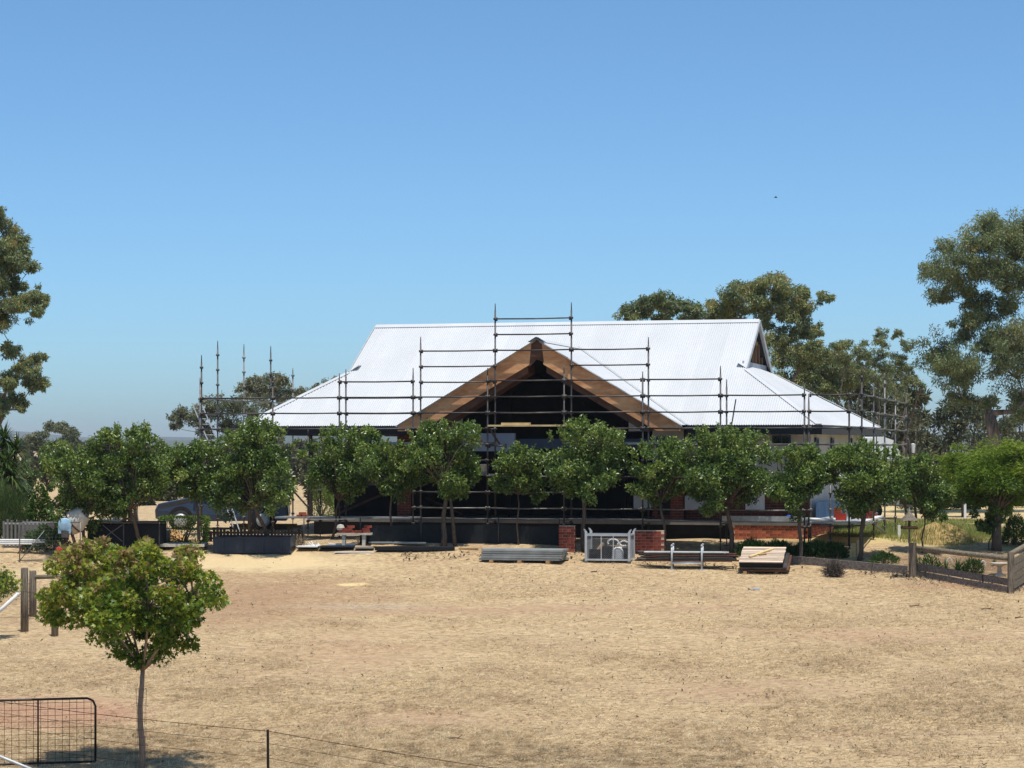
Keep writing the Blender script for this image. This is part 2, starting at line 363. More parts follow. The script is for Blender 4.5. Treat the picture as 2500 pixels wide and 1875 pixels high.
hz = hz + near*(0.018*np.sin(gx*2.3+1.7*np.sin(gy*1.1)) + 0.014*np.sin(gy*3.1+gx*0.8))
nx, ny = len(xs), len(ys)
ii = np.arange(nx*ny).reshape(ny, nx)
fc = np.stack([ii[:-1,:-1], ii[:-1,1:], ii[1:,1:], ii[1:,:-1]], -1).reshape(-1, 4)
tag(link('ground', npmesh('ground', np.stack([gx, gy, hz], -1).reshape(-1, 3), fc, M['ground'], smooth=True)), 'dry tan paddock with bare earth and spilt sand', 'ground', kind='structure')
# far hills on the horizon
for k, (d, hh, seed) in enumerate(((4200, 30, 1), (6200, 52, 5))):
    xx = np.linspace(-3200, 3200, 90)
    top = hh*(0.55 + 0.28*np.sin(xx/520+seed) + 0.17*np.sin(xx/190+seed*2.1) + 0.06*np.sin(xx/61+seed)) + CZ
    V = np.concatenate([np.stack([xx, np.full_like(xx, d-900), np.full_like(xx, -9.0)], -1), np.stack([xx, np.full_like(xx, d-300), top*0.6], -1),
                        np.stack([xx, np.full_like(xx, d), top], -1), np.stack([xx, np.full_like(xx, d+1000), np.full_like(xx, -20)], -1)])
    fs = [(r*90+i, r*90+i+1, (r+1)*90+i+1, (r+1)*90+i) for r in range(3) for i in range(89)]
    tag(link('hills', npmesh('hills', V, np.array(fs), M['hill'], smooth=True)), ('nearer low blue line of far hills', 'farthest blue line of hills on the horizon')[k], 'hills', kind='structure')

# ------------------------------------------------------------------ grass and litter on the paddock
def blades(n, sampler, hmin, hmax, wid, lean, tone_mu, tone_sd, rng):
    x, y = sampler(n, rng); z = gz(x, y)
    a = rng.uniform(0, 2*math.pi, n); h = rng.uniform(hmin, hmax, n); ln = rng.uniform(0.2, lean, n)
    dx, dy = np.cos(a), np.sin(a); b = a + rng.normal(math.pi/2, 0.4, n)
    w2 = wid*rng.uniform(0.5, 1.3, n)/2
    p0 = np.stack([x-np.cos(b)*w2, y-np.sin(b)*w2, z-0.01], -1); p1 = np.stack([x+np.cos(b)*w2, y+np.sin(b)*w2, z-0.01], -1)
    p2 = np.stack([x+dx*h*ln, y+dy*h*ln, z+h*np.sqrt(np.clip(1-ln*ln*0.6, 0.12, 1))], -1)
    V = np.stack([p0, p1, p2], 1).reshape(-1, 3)
    return V, np.arange(3*n).reshape(-1, 3), np.clip(rng.normal(tone_mu, tone_sd, n), 0, 1)
_G = np.random.default_rng(77).random((256, 256))
def vnoise(x, y, s):
    u, v = x*s+40.3, y*s+17.7; i, j = np.floor(u).astype(int), np.floor(v).astype(int); f, g = u-i, v-j; f = f*f*(3-2*f); g = g*g*(3-2*g)
    i0, i1, j0, j1 = i % 256, (i+1) % 256, j % 256, (j+1) % 256
    return (_G[i0, j0]*(1-f)+_G[i1, j0]*f)*(1-g)+(_G[i0, j1]*(1-f)+_G[i1, j1]*f)*g
def patchy(x, y):
    n = 0.40*vnoise(x, y, 0.22)+0.30*vnoise(x, y+50, 0.55)+0.20*vnoise(x+9, y, 1.3)+0.10*vnoise(x, y+3, 3.1)
    return np.clip((n-0.30)/0.4, 0, 1)
def paddock(n, rng):
    X = []; Y = []; got = 0
    while got < n:
        y = 30+(69-30)*rng.random(n)**1.5; x = rng.uniform(-0.32, 0.32, n)*y
        keep = rng.random(n) < np.clip(0.06+1.1*patchy(x, y)**1.3, 0, 1)*np.clip((71-y)/12, 0.25, 1)
        for ex, ey, rx, ry in ((-6.6,58.5,4.4,6.8), (1.0,57.0,7.5,1.8), (8.5,52.0,5.0,2.0), (-8.6,41.2,2.8,2.8), (-3.6,49.0,2.6,5.5), (4.5,44.0,3.0,1.6), (-1.5,40.5,2.5,1.2)):   # worn bare ground
            q = ((x-ex)/rx)**2+((y-ey)/ry)**2+1.6*(vnoise(x, y, 0.9)-0.5)+0.9*(vnoise(x, y, 2.7)-0.5); keep &= (rng.random(n) < np.clip(q, 0.10, 1))
        keep &= ~((((x+7.2)/4.0)**2+((y-66.3)/2.0)**2) < 1)
        X.append(x[keep]); Y.append(y[keep]); got += keep.sum()
    return np.concatenate(X)[:n], np.concatenate(Y)[:n]
def tufted(n, rng):
    c = 1500; cx, cy = paddock(c, rng); i = rng.integers(0, c, n)
    return cx[i]+rng.normal(0, 0.16, n), cy[i]+rng.normal(0, 0.16, n)
V1, F1, T1 = blades(30000, paddock, 0.012, 0.045, 0.009, 1.25, 0.8, 0.2, RNG)
def flat_straw(n, rng):
    """cut straw lying on the ground"""
    x, y = paddock(n, rng); z = gz(x, y)+rng.uniform(0.022, 0.045, n); a = rng.uniform(0, math.pi, n)*0.55+rng.normal(0, 0.4, n); l = rng.uniform(0.04, 0.17, n); q = rng.uniform(0.004, 0.011, n); tz = rng.normal(0, 0.10, n)*l
    d = np.stack([np.cos(a)*l, np.sin(a)*l, tz], -1)/2; e = np.stack([-np.sin(a)*q, np.cos(a)*q, 0*q], -1); c = np.stack([x, y, z], -1)
    return np.stack([c-d-e, c+d, c-d+e], 1).reshape(-1, 3), np.arange(3*n).reshape(-1, 3), np.clip(rng.normal(0.64, 0.16, n)+0.30*(patchy(x+31, y*1.4+8)-0.5)+0.62*(vnoise(x, y, 5.5)-0.5)+0.55*(vnoise(x+3, y+7, 12.0)-0.5), 0, 1)
V3, F3, T3 = flat_straw(410000, RNG)
V2, F2, T2 = blades(34000, tufted, 0.04, 0.14, 0.010, 1.0, 0.92, 0.10, RNG)
tag(link('dry_grass', npmesh('dry_grass', np.concatenate([V1, V2, V3]), np.concatenate([F1, F2+len(V1), F3+len(V1)+len(V2)]), M['straw'], np.concatenate([T1, T2, T3]))), 'short dry straw grass over the paddock', 'grass', kind='stuff')
def ell(cx, cy, rx, ry):
    def f(n, rng):
        r = np.sqrt(rng.random(n)); a = rng.uniform(0, 2*math.pi, n); return cx+rx*r*np.cos(a), cy+ry*r*np.sin(a)
    return f
Vs, Fs, Ts, off = [], [], [], 0
for cx, cy, rx, ry, n, h in ((13.4,77.5,3.8,8.5,32000,0.17), (19,86,4.5,3,9000,0.12), (15.0,74,3.2,2.2,9000,0.2)):
    v, f, t = blades(n, ell(cx, cy, rx, ry), 0.05, h, 0.016, 0.8, 0.5, 0.28, RNG); Vs.append(v); Fs.append(f+off); Ts.append(t); off += len(v)
tag(link('green_grass', npmesh('green_grass', np.concatenate(Vs), np.concatenate(Fs), M['greengrass'], np.concatenate(Ts))), 'watered green grass beside the right end of the house', 'grass', kind='stuff')
def chips(n, sampler, smin, smax, rng):
    x, y = sampler(n, rng); z = gz(x, y)+0.012; a = rng.uniform(0, math.pi, n); l = rng.uniform(smin, smax, n); q = rng.uniform(0.15, 0.5, n)*l
    tz = rng.uniform(0.1, 0.6, n)*l
    d = np.stack([np.cos(a)*l, np.sin(a)*l, tz], -1)/2; e = np.stack([-np.sin(a)*q, np.cos(a)*q, 0*q], -1)/2; c = np.stack([x, y, z+tz/2], -1)
    V = np.stack([c-d-e*0.4, c+d-e, c+d*0.8+e, c-d+e], 1).reshape(-1, 3)
    return V, np.arange(4*n).reshape(-1, 4), rng.random(n)
def littersp(n, rng):
    y = 30+38*rng.random(n); x = rng.uniform(-0.25, 0.25, n)*y
    k = rng.random(n) < 0.35; x = np.where(k, np.abs(x), x); return x, y
V1, F1, T1 = chips(3400, littersp, 0.025, 0.085, RNG)
def right_edge(n, rng):
    t = rng.random(n); x = 10.2+t*3.8; y = 64.6-4.4*t+rng.normal(0, 0.45, n); return x+rng.normal(0, 0.4, n), y
def work_edge(n, rng):
    px = rng.uniform(980, 1960, n); Y = 67.2-2.4*np.clip((px-1350)/600, 0, 1)+rng.normal(0, 0.5, n); return (px-CX)/F*Y, Y
V2, F2, T2 = chips(900, right_edge, 0.03, 0.13, RNG)
Va, Fa, Ta = chips(700, work_edge, 0.03, 0.14, RNG); F2 = np.concatenate([F2, Fa+len(V2)]); V2 = np.concatenate([V2, Va]); T2 = np.concatenate([T2, Ta])
tag(link('bark_litter', npmesh('bark_litter', np.concatenate([V1, V2]), np.concatenate([F1, F2+len(V1)]), M['litter'], np.concatenate([T1, T2])*np.concatenate([np.ones(len(T1)), np.ones(len(T2))]))), 'small dark bark and leaf litter scattered over the paddock', 'litter', kind='stuff')

# ------------------------------------------------------------------ the house (u along the front, v into the house)
TH = math.radians(15); CS, SN = math.cos(TH), math.sin(TH)
HX, HY = 0.785, 72.0
def u_of(px, v):
    k = (px-CX)/F; return (k*(HY+CS*v)-HX-SN*v)/(CS+k*SN)
def v_of(px, u):
    k = (px-CX)/F; return (k*(HY-SN*u)-HX-CS*u)/(SN-k*CS)
def depth(u, v): return HY-SN*u+CS*v
def zpix(py, u, v): return CZ-(py-H)/F*depth(u, v)
def hw(u, v, z=0): return Vector((HX+CS*u+SN*v, HY-SN*u+CS*v, z))
def hg(u, v): p = hw(u, v); return float(gz(p.x, p.y))
E = 3.55; T = 0.60
UL, UR, URB = -10.18, 9.08, 9.72           # eave corners
RL, RR = -7.39, 6.245                      # ridge ends
VF, DP = 3.15, 12.0
UG, HS, VR, VB = 0.23, 4.6, 4.5, -0.9      # portico gable: centre, half span, where its ridge meets the roof, barge plane
house = thing('house', 'brick house under construction with a white corrugated roof and open brown-edged gable', 'house', (HX, HY, 0), -TH)
def corr(cols, lo, hi, point, pitch=0.076, per=6, amp=0.0095):
    """corrugated sheet: cols range along the eave, lo/hi run limits at a column, point(c, r, d) gives the vertex"""
    c0, c1 = cols; n = int((c1-c0)/pitch*per)
    vs, fs = [], []; prev = None
    for i in range(n+1):
        c = c0+(c1-c0)*i/n; a, b = lo(c), hi(c)
        if b-a < 0.005: prev = None; continue
        d = amp*math.cos(2*math.pi*c/pitch)
        k = len(vs); vs += [point(c, a, d), point(c, b, d)]
        if prev is not None: fs.append((prev, k, k+1, prev+1))
        prev = k
    mb = MB(); mb.v = vs; mb.f = fs; return mb
def front_lo(u):
    t = abs(u-UG)/HS
    return VR*(1-t) if t < 1 else 0.0
def front_hi(u):
    if u < RL: return (u-UL)/(RL-UL)*VF
    if u > RR: return (UR-u)/(UR-RR)*VF
    return DP/2
corr((UL, UR), front_lo, front_hi, lambda c, r, d: (c, r-d*0.5, E+T*r+d)).build('front_roof_sheet', M['roof'], house, True)
def uR(v): return UR+(URB-UR)*v/DP
def end_hi(v):
    t = min(v, DP-v)/VF
    return (uR(v)-RR)*min(1, t)+(0.3 if t >= 1 else 0)
corr((0, DP), lambda v: 0, end_hi, lambda c, r, d: (uR(c)-r, c, E+r*(VF*T)/(uR(c)-RR)+d)).build('end_roof_sheet', M['roof'], house, True)
corr((0, DP), lambda v: 0, lambda v: (RL-UL)*min(1, min(v, DP-v)/VF)+(0.3 if VF <= v <= DP-VF else 0), lambda c, r, d: (UL+r, c, E+r*(VF*T)/(RL-UL)+d), per=4).build('end_roof_sheet', M['roof'], house, True)
MB().add([(UL,DP,E),(URB,DP,E),(RR,DP-VF,E+T*VF),(RR,DP/2,E+T*DP/2),(RL,DP/2,E+T*DP/2),(RL,DP-VF,E+T*VF)], [(0,1,2,3,4,5)]).build('back_roof_sheet', M['roof'], house)
GS = (6.25-E)/HS                           # portico slope
for s, nm in ((-1, 'portico_roof_sheet'), (1, 'portico_roof_sheet')):
    corr((VB-0.1, VR), lambda v: 0, lambda v: HS*(1-max(v, 0)/VR), (lambda s: lambda c, r, d: (UG+s*r, c, 6.25-GS*r+d*0.4))(s)).build(nm, M['roof'], house, True)
# caps over ridge, hips and valleys
def cap(a, b, wd, n1, n2, name='ridge_cap', lift=0.022):
    """two flaps folded over an edge from a to b; n1, n2 point down each side"""
    a, b = Vector(a), Vector(b); up = Vector((0,0,lift))
    mb = MB()
    for n in (n1, n2):
        n = Vector(n).normalized()*wd
        mb.prism([a+up, b+up, b+n+up, a+n+up], (0,0,0.012))
    return mb.build(name, M['roof'], house)
rz_ = E+T*DP/2
cap((RL,DP/2,rz_), (RR,DP/2,rz_), 0.22, (0,-1,-T), (0,1,-T))
cap((UG,VB-0.1,6.25), (UG,VR,6.25), 0.2, (-1,0,-GS), (1,0,-GS))
for a, b, nf, ne in (((UR,0,E),(RR,VF,E+T*VF),(-1,0.0,0),(0.05,1,0)), ((UL,0,E),(RL,VF,E+T*VF),(1,0.0,0),(0,1,0)),
                     ((URB,DP,E),(RR,DP-VF,E+T*VF),(-1,0,0),(-0.05,-1,0))):
    cap(a, Vector(a)+(Vector(b)-Vector(a))*0.96, 0.17, nf, ne, 'hip_cap')
for s in (-1, 1):
    a = Vector((UG+s*HS, 0, E)); b = Vector((UG, VR, 6.25))
    MB().prism([a+Vector((s*0.0,0,0.015)), b+Vector((0,0,0.015)), b+Vector((s*0.09,0,0.015)), a+Vector((s*0.09,0,0.015))], (0,0,0.004)).build('valley_flashing', M['zinc'], house)
# gutters and fascia
for a, b in (((UL,0),(UG-HS,0)), ((UG+HS,0),(UR,0)), ((UR,0),(URB,DP)), ((UL,0),(UL,DP)), ((UL,DP),(URB,DP))):
    MB().bar((a[0],a[1],E-0.06), (b[0],b[1],E-0.06), 0.11, 0.09).build('gutter', M['fascia'], house)
    MB().bar((a[0],a[1]+0.07,E-0.2), (b[0],b[1]+0.07,E-0.2), 0.03, 0.2).build('fascia_board', M['fascia'], house)
# gablet in the right roof end: sheet edge trims, timber frame, base flashing
ge = E+T*VF
for v0, v1 in ((VF, DP/2), (DP-VF, DP/2)):
    MB().bar((RR+0.02, v0, ge-0.07), (RR+0.02, v1, rz_-0.07), 0.03, 0.16, (0,0,1)).build('gablet_barge', M['zinc'], house)
    MB().bar((RL-0.02, v0, ge-0.07), (RL-0.02, v1, rz_-0.07), 0.03, 0.16, (0,0,1)).build('gablet_barge', M['zinc'], house)
ug = RR-0.16
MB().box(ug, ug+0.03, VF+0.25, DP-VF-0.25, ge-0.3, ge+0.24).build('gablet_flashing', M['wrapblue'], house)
for v in (4.2, 5.0, 5.8, 6.5, 7.2, 7.9):
    zt = E+T*min(v, DP-v)-0.06
    MB().box(ug-0.1, ug-0.02, v-0.04, v+0.04, ge-0.2, zt).build('stud', M['framing'], house)
MB().bar((ug-0.06, 5.05, ge+0.95), (ug-0.06, 6.95, ge+0.95), 0.05, 0.12).build('collar_tie', M['framing'], house)
for k, (v0, z0, v1, z1) in enumerate(((5.7,1.05,6.6,0.85),(5.75,1.22,6.4,1.05),(5.7,0.85,6.6,0.3),(6.2,0.88,7.1,0.35),(6.7,0.86,7.5,0.42))):
    MB().bar((ug-0.5, v0, ge+z0), (ug-0.45, v1, ge+z1), 0.07, 0.09).build('batten', M['timber'], house)
MB().add([(RL+0.3,VF,ge),(RL+0.3,DP-VF,ge),(RL+0.3,DP/2,rz_)], [(0,1,2)]).build('gablet_lining', M['wrapblue'], house)
for v in np.arange(0.9, 6, 1.2):                                   # rafters seen from the open gablet
    for s in (0, 1):
        vv = v if s == 0 else DP-v
        MB().box(4.65, RR-0.7, vv-0.025, vv+0.025, E+T*v-0.16, E+T*v-0.03).build('purlin', M['framing'], house)
for s in (0, 1):                                                   # dark sheets added under the roof to darken the gablet inside
    y0, y1 = (VF, DP/2) if s == 0 else (DP-VF, DP/2)
    MB().add([(4.65,y0,ge-0.03),(RR-0.1,y0,ge-0.03),(RR-0.1,y1,rz_-0.03),(4.65,y1,rz_-0.03)], [(0,1,2,3)]).build('void_shade_sheet', M['voidshade'], house)
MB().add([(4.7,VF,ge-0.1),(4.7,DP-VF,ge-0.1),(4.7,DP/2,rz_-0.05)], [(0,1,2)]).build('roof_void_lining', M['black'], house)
# portico barge boards
zb = 3.36
for s in (-1, 1):
    top = lambda r: 6.25-GS*r-0.03
    poly = [(UG+s*0.17, VB, top(0.17)), (UG+s*HS, VB, top(HS)), (UG+s*HS, VB, zb), (UG+s*(HS-0.75), VB, zb), (UG+s*0.22, VB, 6.25-GS*0.22-0.66)]
    if s > 0: poly = poly[::-1]
    b = MB().prism(poly, (0, 0.045, 0)).build('barge_board', M['barge'], house)
    r1 = 2.9
    MB().prism([(UG+s*0.1,VB-0.02,top(0.1)+0.05),(UG+s*(HS+0.06),VB-0.02,top(HS+0.06)+0.05),(UG+s*(HS+0.06),VB-0.02,top(HS+0.06)),(UG+s*0.1,VB-0.02,top(0.1))], (0,0.03,0)).build('barge_cap', M['zinc'], house)
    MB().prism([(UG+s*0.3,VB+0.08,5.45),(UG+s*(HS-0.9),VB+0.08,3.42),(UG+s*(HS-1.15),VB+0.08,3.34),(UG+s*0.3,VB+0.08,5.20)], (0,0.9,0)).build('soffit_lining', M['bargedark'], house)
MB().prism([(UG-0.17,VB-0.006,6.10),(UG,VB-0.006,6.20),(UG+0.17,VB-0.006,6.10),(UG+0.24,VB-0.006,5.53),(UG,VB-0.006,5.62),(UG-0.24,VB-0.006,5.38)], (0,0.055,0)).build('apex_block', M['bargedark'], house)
MB().prism([(UG-0.26,VB-0.12,6.17),(UG,VB-0.12,6.33),(UG+0.26,VB-0.12,6.17),(UG,VB-0.12,6.28)], (0,0.35,0)).build('ridge_end', M['fascia'], house)
# floor, walls
FL = 0.5
MB().box(-7.9, 8.55, 0.42, 11.2, FL-0.1, FL).build('floor_slab', M['slab'], house)
VW = 1.15
WL, WR = 4.62, 8.6
MB().box(WL, WR, VW, VW+0.12, 1.62, 3.34).build('wall', M['wrap'], house)
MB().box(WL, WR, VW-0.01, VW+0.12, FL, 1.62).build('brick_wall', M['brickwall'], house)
endw = MB(); endw.prism([(WR,VW,FL),(9.1,11,FL),(9.1,11,3.34),(WR,VW,3.34)], (-0.12,0,0)); endw.build('wall', M['wrap'], house)
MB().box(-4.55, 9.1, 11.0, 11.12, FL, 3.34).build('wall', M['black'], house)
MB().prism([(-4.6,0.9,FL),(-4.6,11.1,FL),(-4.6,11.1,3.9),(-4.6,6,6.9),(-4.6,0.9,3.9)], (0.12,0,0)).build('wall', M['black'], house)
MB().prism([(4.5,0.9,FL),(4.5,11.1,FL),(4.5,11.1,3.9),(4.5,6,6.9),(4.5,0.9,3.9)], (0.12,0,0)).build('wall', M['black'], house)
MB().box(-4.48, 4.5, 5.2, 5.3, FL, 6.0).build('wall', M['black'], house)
MB().box(4.62, 9.0, 1.25, 11, 3.30, 3.335).build('ceiling', M['wrap'], house)
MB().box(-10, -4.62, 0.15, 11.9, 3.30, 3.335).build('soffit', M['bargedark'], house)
MB().box(4.9, 9.05, 0.12, 1.15, 3.30, 3.34).build('soffit', M['wrap'], house)
# raked lining under the portico roof, black for the shade inside
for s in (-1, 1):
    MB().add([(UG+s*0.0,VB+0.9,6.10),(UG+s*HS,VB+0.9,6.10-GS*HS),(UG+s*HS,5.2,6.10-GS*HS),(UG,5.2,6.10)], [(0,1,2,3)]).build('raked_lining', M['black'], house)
# pale wall returns beside the portico opening
MB().box(3.62, 4.62, 0.75, 0.87, 1.9, 3.75).build('wall_return', M['wrap'], house)
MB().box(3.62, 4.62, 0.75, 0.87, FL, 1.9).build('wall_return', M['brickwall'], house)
MB().prism([(2.9,0.5,3.36),(3.62,0.5,3.36),(3.62,0.5,3.95),(2.9,0.5,4.35)], (0,0.1,0)).build('wall_return', M['wrap'], house)
MB().prism([(-3.7,0.25,3.36),(-2.55,0.25,3.36),(-2.55,0.25,4.1),(-3.05,0.25,4.1)], (0,0.1,0)).build('wall_return', M['wrap'], house)
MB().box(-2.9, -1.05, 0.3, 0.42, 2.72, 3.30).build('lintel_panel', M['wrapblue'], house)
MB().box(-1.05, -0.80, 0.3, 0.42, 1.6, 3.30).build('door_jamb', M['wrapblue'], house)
MB().box(-0.75, 3.6, 0.6, 0.7, 2.80, 3.12).build('beam', M['frame'], house)
for u in (-1.6, 0.9, 2.3): MB().box(u-0.06, u+0.06, 2.6, 2.72, FL, 5.0).build('stud', M['black'], house)
MB().box(3.75, 4.35, 0.72, 0.75, 2.72, 3.18).build('wall_poster', M['frame'], house)
MB().box(3.80, 4.2, 0.715, 0.745, FL+0.2, 2.6).build('door', M['black'], house)
for k, (x0, x1, y0, y1) in enumerate(((1547,1590,1204,1241), (1672,1725,1210,1243), (1820,1867,1200,1244))):
    u0, u1 = u_of(x0, VW), u_of(x1, VW)
    if u0 < WL: vv = 0.71
    else: vv = VW-0.03
    u0, u1 = u_of(x0, vv), u_of(x1, vv)
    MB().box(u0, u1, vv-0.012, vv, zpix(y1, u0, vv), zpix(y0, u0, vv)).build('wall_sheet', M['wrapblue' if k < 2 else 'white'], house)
def window(u0, u1, z0, z1, v, mull=1):
    f = MB()
    w_ = 0.05
    f.box(u0, u1, v-0.05, v, z0, z0+w_); f.box(u0, u1, v-0.05, v, z1-w_, z1)
    f.box(u0, u0+w_, v-0.05, v, z0+w_, z1-w_); f.box(u1-w_, u1, v-0.05, v, z0+w_, z1-w_)
    for i in range(mull):
        uc = u0+(u1-u0)*(i+1)/(mull+1); f.box(uc-0.02, uc+0.02, v-0.045, v, z0+w_, z1-w_)
    o = f.build('window', M['frame'], house)
    MB().box(u0+w_, u1-w_, v-0.02, v-0.012, z0+w_, z1-w_).build('pane', M['glass'], o)
for x0, x1 in ((1683,1745), (1776,1838), (1886,1931)):
    u0, u1 = u_of(x0, VW), u_of(x1, VW)
    window(u0, u1, zpix(1087, u0, VW), zpix(1063, u0, VW), VW-0.005, 1)
# windows of the end wall, set out along v
ang = math.atan2(11-VW, 9.1-WR)
for k, (x0, x1, y0, y1) in enumerate(((1989,2017,1064,1101), (2020,2040,1064,1110), (2052,2074,1064,1112), (2078,2100,1064,1112))):
    v0, v1 = v_of(x0, WR+0.05), v_of(x1, WR+0.35)
    v0, v1 = max(v0, VW+0.2), min(v1, 10.8)
    za, zb_ = 2.62 if k else 2.70, 3.16
    p = lambda v, o=0.0: (WR+(9.1-WR)*(v-VW)/(11-VW)+o, v)
    f = MB(); z0 = 1.9 if k else 2.45
    for a, b, c, d in ((v0,v1,z0,z0+0.06), (v0,v1,zb_-0.06,zb_), (v0,v1,2.85,2.9), (v0,v0+0.07,z0,zb_), (v1-0.07,v1,z0,zb_), ((v0+v1)/2-0.03,(v0+v1)/2+0.03,z0,zb_)):
        f.prism([(*p(a,0.02),c),(*p(b,0.02),c),(*p(b,0.02),d),(*p(a,0.02),d)], (0.05,0,0))
    o = f.build('window', M['frame'], house)
    g = MB(); g.prism([(*p(v0+0.05,0.015),z0+0.04),(*p(v1-0.05,0.015),z0+0.04),(*p(v1-0.05,0.015),zb_-0.04),(*p(v0+0.05,0.015),zb_-0.04)], (0.015,0,0)); g.build('pane', M['glass'], o)
# left open bay: brick pier, posts, low dark partition
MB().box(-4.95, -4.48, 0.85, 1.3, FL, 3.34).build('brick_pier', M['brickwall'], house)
for u in (-9.9, -7.75): MB().box(u-0.05, u+0.05, 0.2, 0.3, hg(u, 0.25)-0.05 if u < -8 else FL, 3.32).build('post', M['darkwood'], house)
for u in (-9.9, -7.2): MB().box(u-0.05, u+0.05, 11.7, 11.8, hg(u, 11.75)-0.05, 3.32).build('post', M['darkwood'], house)
MB().box(-7.9, -4.62, 3.0, 3.1, FL, 1.55).build('partition', M['black'], house)
MB().box(-7.9, -4.62, 2.97, 3.13, 1.55, 1.70).build('top_plate', M['slab'], house)
MB().bar((-7.6, 2.6, FL+0.1), (-5.2, 2.6, 1.6), 0.06, 0.08).build('brace', M['bargedark'], house)
MB().bar((-5.4, 2.5, 1.55), (-3.2, 2.5, FL+0.1), 0.05, 0.07).build('brace', M['bargedark'], house)
# base walls under the floor: lit part in bricks, the rest painted shade-black
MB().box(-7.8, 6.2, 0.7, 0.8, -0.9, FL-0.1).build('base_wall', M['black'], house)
ub0, ub1, vb = 6.2, 8.5, 0.45
zb0 = FL-0.1-6*0.086
MB().box(ub0, ub1, vb+0.012, vb+0.1, zb0-0.6, FL-0.102).build('mortar_core', M['mortar'], house)
bm = MB().box(-0.115, 0.115, -0.055, 0.055, 0, 0.076)
bmesh_ = bm.mesh('brick', M['brick'])
def brick_at(parent, x, y, z, rz=0, name='brick', me=bmesh_): return link(name, me, parent, (x, y, z), rz)
for r in range(6):
    z = zb0+r*0.086+0.005; x = ub0+0.12+(0.12 if r % 2 else 0)
    while x < ub1-0.1: brick_at(house, x, vb+0.058, z); x += 0.242
for r in range(6):
    z = zb0+r*0.086+0.005; y = vb+0.3+(0.12 if r % 2 else 0)
    while y < 5.5: brick_at(house, ub1+0.0+(y-vb)*0.045, y, z, math.pi/2-0.045); y += 0.242
MB().prism([(ub1-0.045,vb+0.12,-0.9),(8.72,5.6,-0.9),(8.72,5.6,FL-0.102),(ub1-0.045,vb+0.12,FL-0.102)], (-0.08,0,0)).build('mortar_core', M['mortar'], house)
MB().box(ub0, ub1, 0.36, 0.7, zb0-0.07, zb0-0.01).build('base_ledge', M['concrete'], house)
MB().box(-7.8, 8.4, 0.8, 0.9, -1.2, FL-0.1).build('subfloor_shade_sheet', M['black'], house)  # second black sheet standing in for the shade under the floor

# ------------------------------------------------------------------ scaffold
NODE = 0.495; Z0 = 1.03+CZ                       # a coupling ring sits at this height on every upright
def ring_levels(z0, z1):
    k0 = math.ceil((z0-Z0)/NODE); k1 = math.floor((z1-Z0)/NODE)
    return [Z0+k*NODE for k in range(k0, k1+1)]
def standard(par, u, v, ztop, m='steel', zbot=None, lean=(0,0)):
    zb_ = hg(u, v) if zbot is None else zbot
    b = MB()
    if zbot is None:
        b.box(-0.075, 0.075, -0.075, 0.075, -0.02, 0.012).tube([(0,0,0.0),(0,0,0.42)], 0.017, 6).lathe([(0.02,0.26),(0.06,0.262),(0.06,0.29),(0.02,0.292)], 6)
    hh = ztop-zb_
    b.tube([(0,0,0.28 if zbot is None else 0),(lean[0],lean[1],hh-0.24)], 0.027, 8)
    b.tube([(lean[0],lean[1],hh-0.24),(lean[0],lean[1],hh)], [0.019,0.015], 6)
    for z in ring_levels(zb_+0.35, ztop-0.25):
        t = (z-zb_)/hh; ox, oy = lean[0]*t, lean[1]*t; zz = z-zb_
        b.add([(ox+dx, oy+dy, zz+dz) for dz in (-0.035, 0.03) for dx, dy in ((-0.055,-0.02),(-0.02,-0.055),(0.02,-0.055),(0.055,-0.02),(0.055,0.02),(0.02,0.055),(-0.02,0.055),(-0.055,0.02))],
              [tuple(range(8))[::-1], tuple(range(8,16))]+[(i,(i+1)%8,(i+1)%8+8,i+8) for i in range(8)])
    return b.build('standard', M[m], par, True, (u, v, zb_))
def ledger(par, u0, v0, u1, v1, z, m='steeldark', dz=0.0):
    b = MB(); a = Vector((u0,v0,z)); e = Vector((u1,v1,z+dz)); d = (e-a).normalized()
    mid = (a+e)/2+Vector((0,0,-random.uniform(0.004,0.018)))
    b.tube([a+d*0.03, mid, e-d*0.03], 0.0235, 7)
    for p, s in ((a, 1), (e, -1)):
        q = p+d*s*0.05; b.bar(q+Vector((0,0,-0.07)), q+Vector((0,0,0.05)), 0.035, 0.05, (d.x, d.y, 0))
    return b.build('ledger', M[m], par, True)
def deck(par, u0, u1, v0, z, n=4, m='plank', along='u'):
    for i in range(n):
        g = 0.235*i
        b = MB()
        if along == 'u': b.box(u0+0.03, u1-0.03, v0+g, v0+g+0.225, z, z+0.052)
        else: b.box(v0+g, v0+g+0.225, u0+0.03, u1-0.03, z, z+0.052)
        b.build('plank', M[m], par)
VO, VI = -2.25, -1.2
fs_ = thing('scaffold', 'long steel tube scaffold run across the front of the house and up the gable', 'scaffold', (HX, HY, 0), -TH)
outer = [(492,867),(666,913),(828.5,911),(1008.6,898),(1190.4,898),(1377,893),(1569,907),(1759,893),(1964,941)]
OU = []
for px, py in outer:
    u = u_of(px, VO); OU.append(u); standard(fs_, u, VO, zpix(py, u, VO), 'steeldark')
inner = [(844.5,901),(1027,822),(1209,741),(1395,738),(1583,823),(1774,926)]
IU = []
for px, py in inner:
    u = u_of(px, VI); IU.append(u); standard(fs_, u, VI, zpix(py, u, VI), 'steeldark')
lv = lambda k: Z0+k*NODE
def run(row, us, v, i, ks, m='steeldark'):
    for k in ks: ledger(fs_, us[i], v, us[i+1], v, lv(k), m)
run('o', OU, VO, 0, (1, 0, -1, -2)); run('o', OU, VO, 1, (1, 0, -1)); run('o', OU, VO, 2, (2, 1, 0, -1)); run('o', OU, VO, 3, (1, 0, -1, -2))
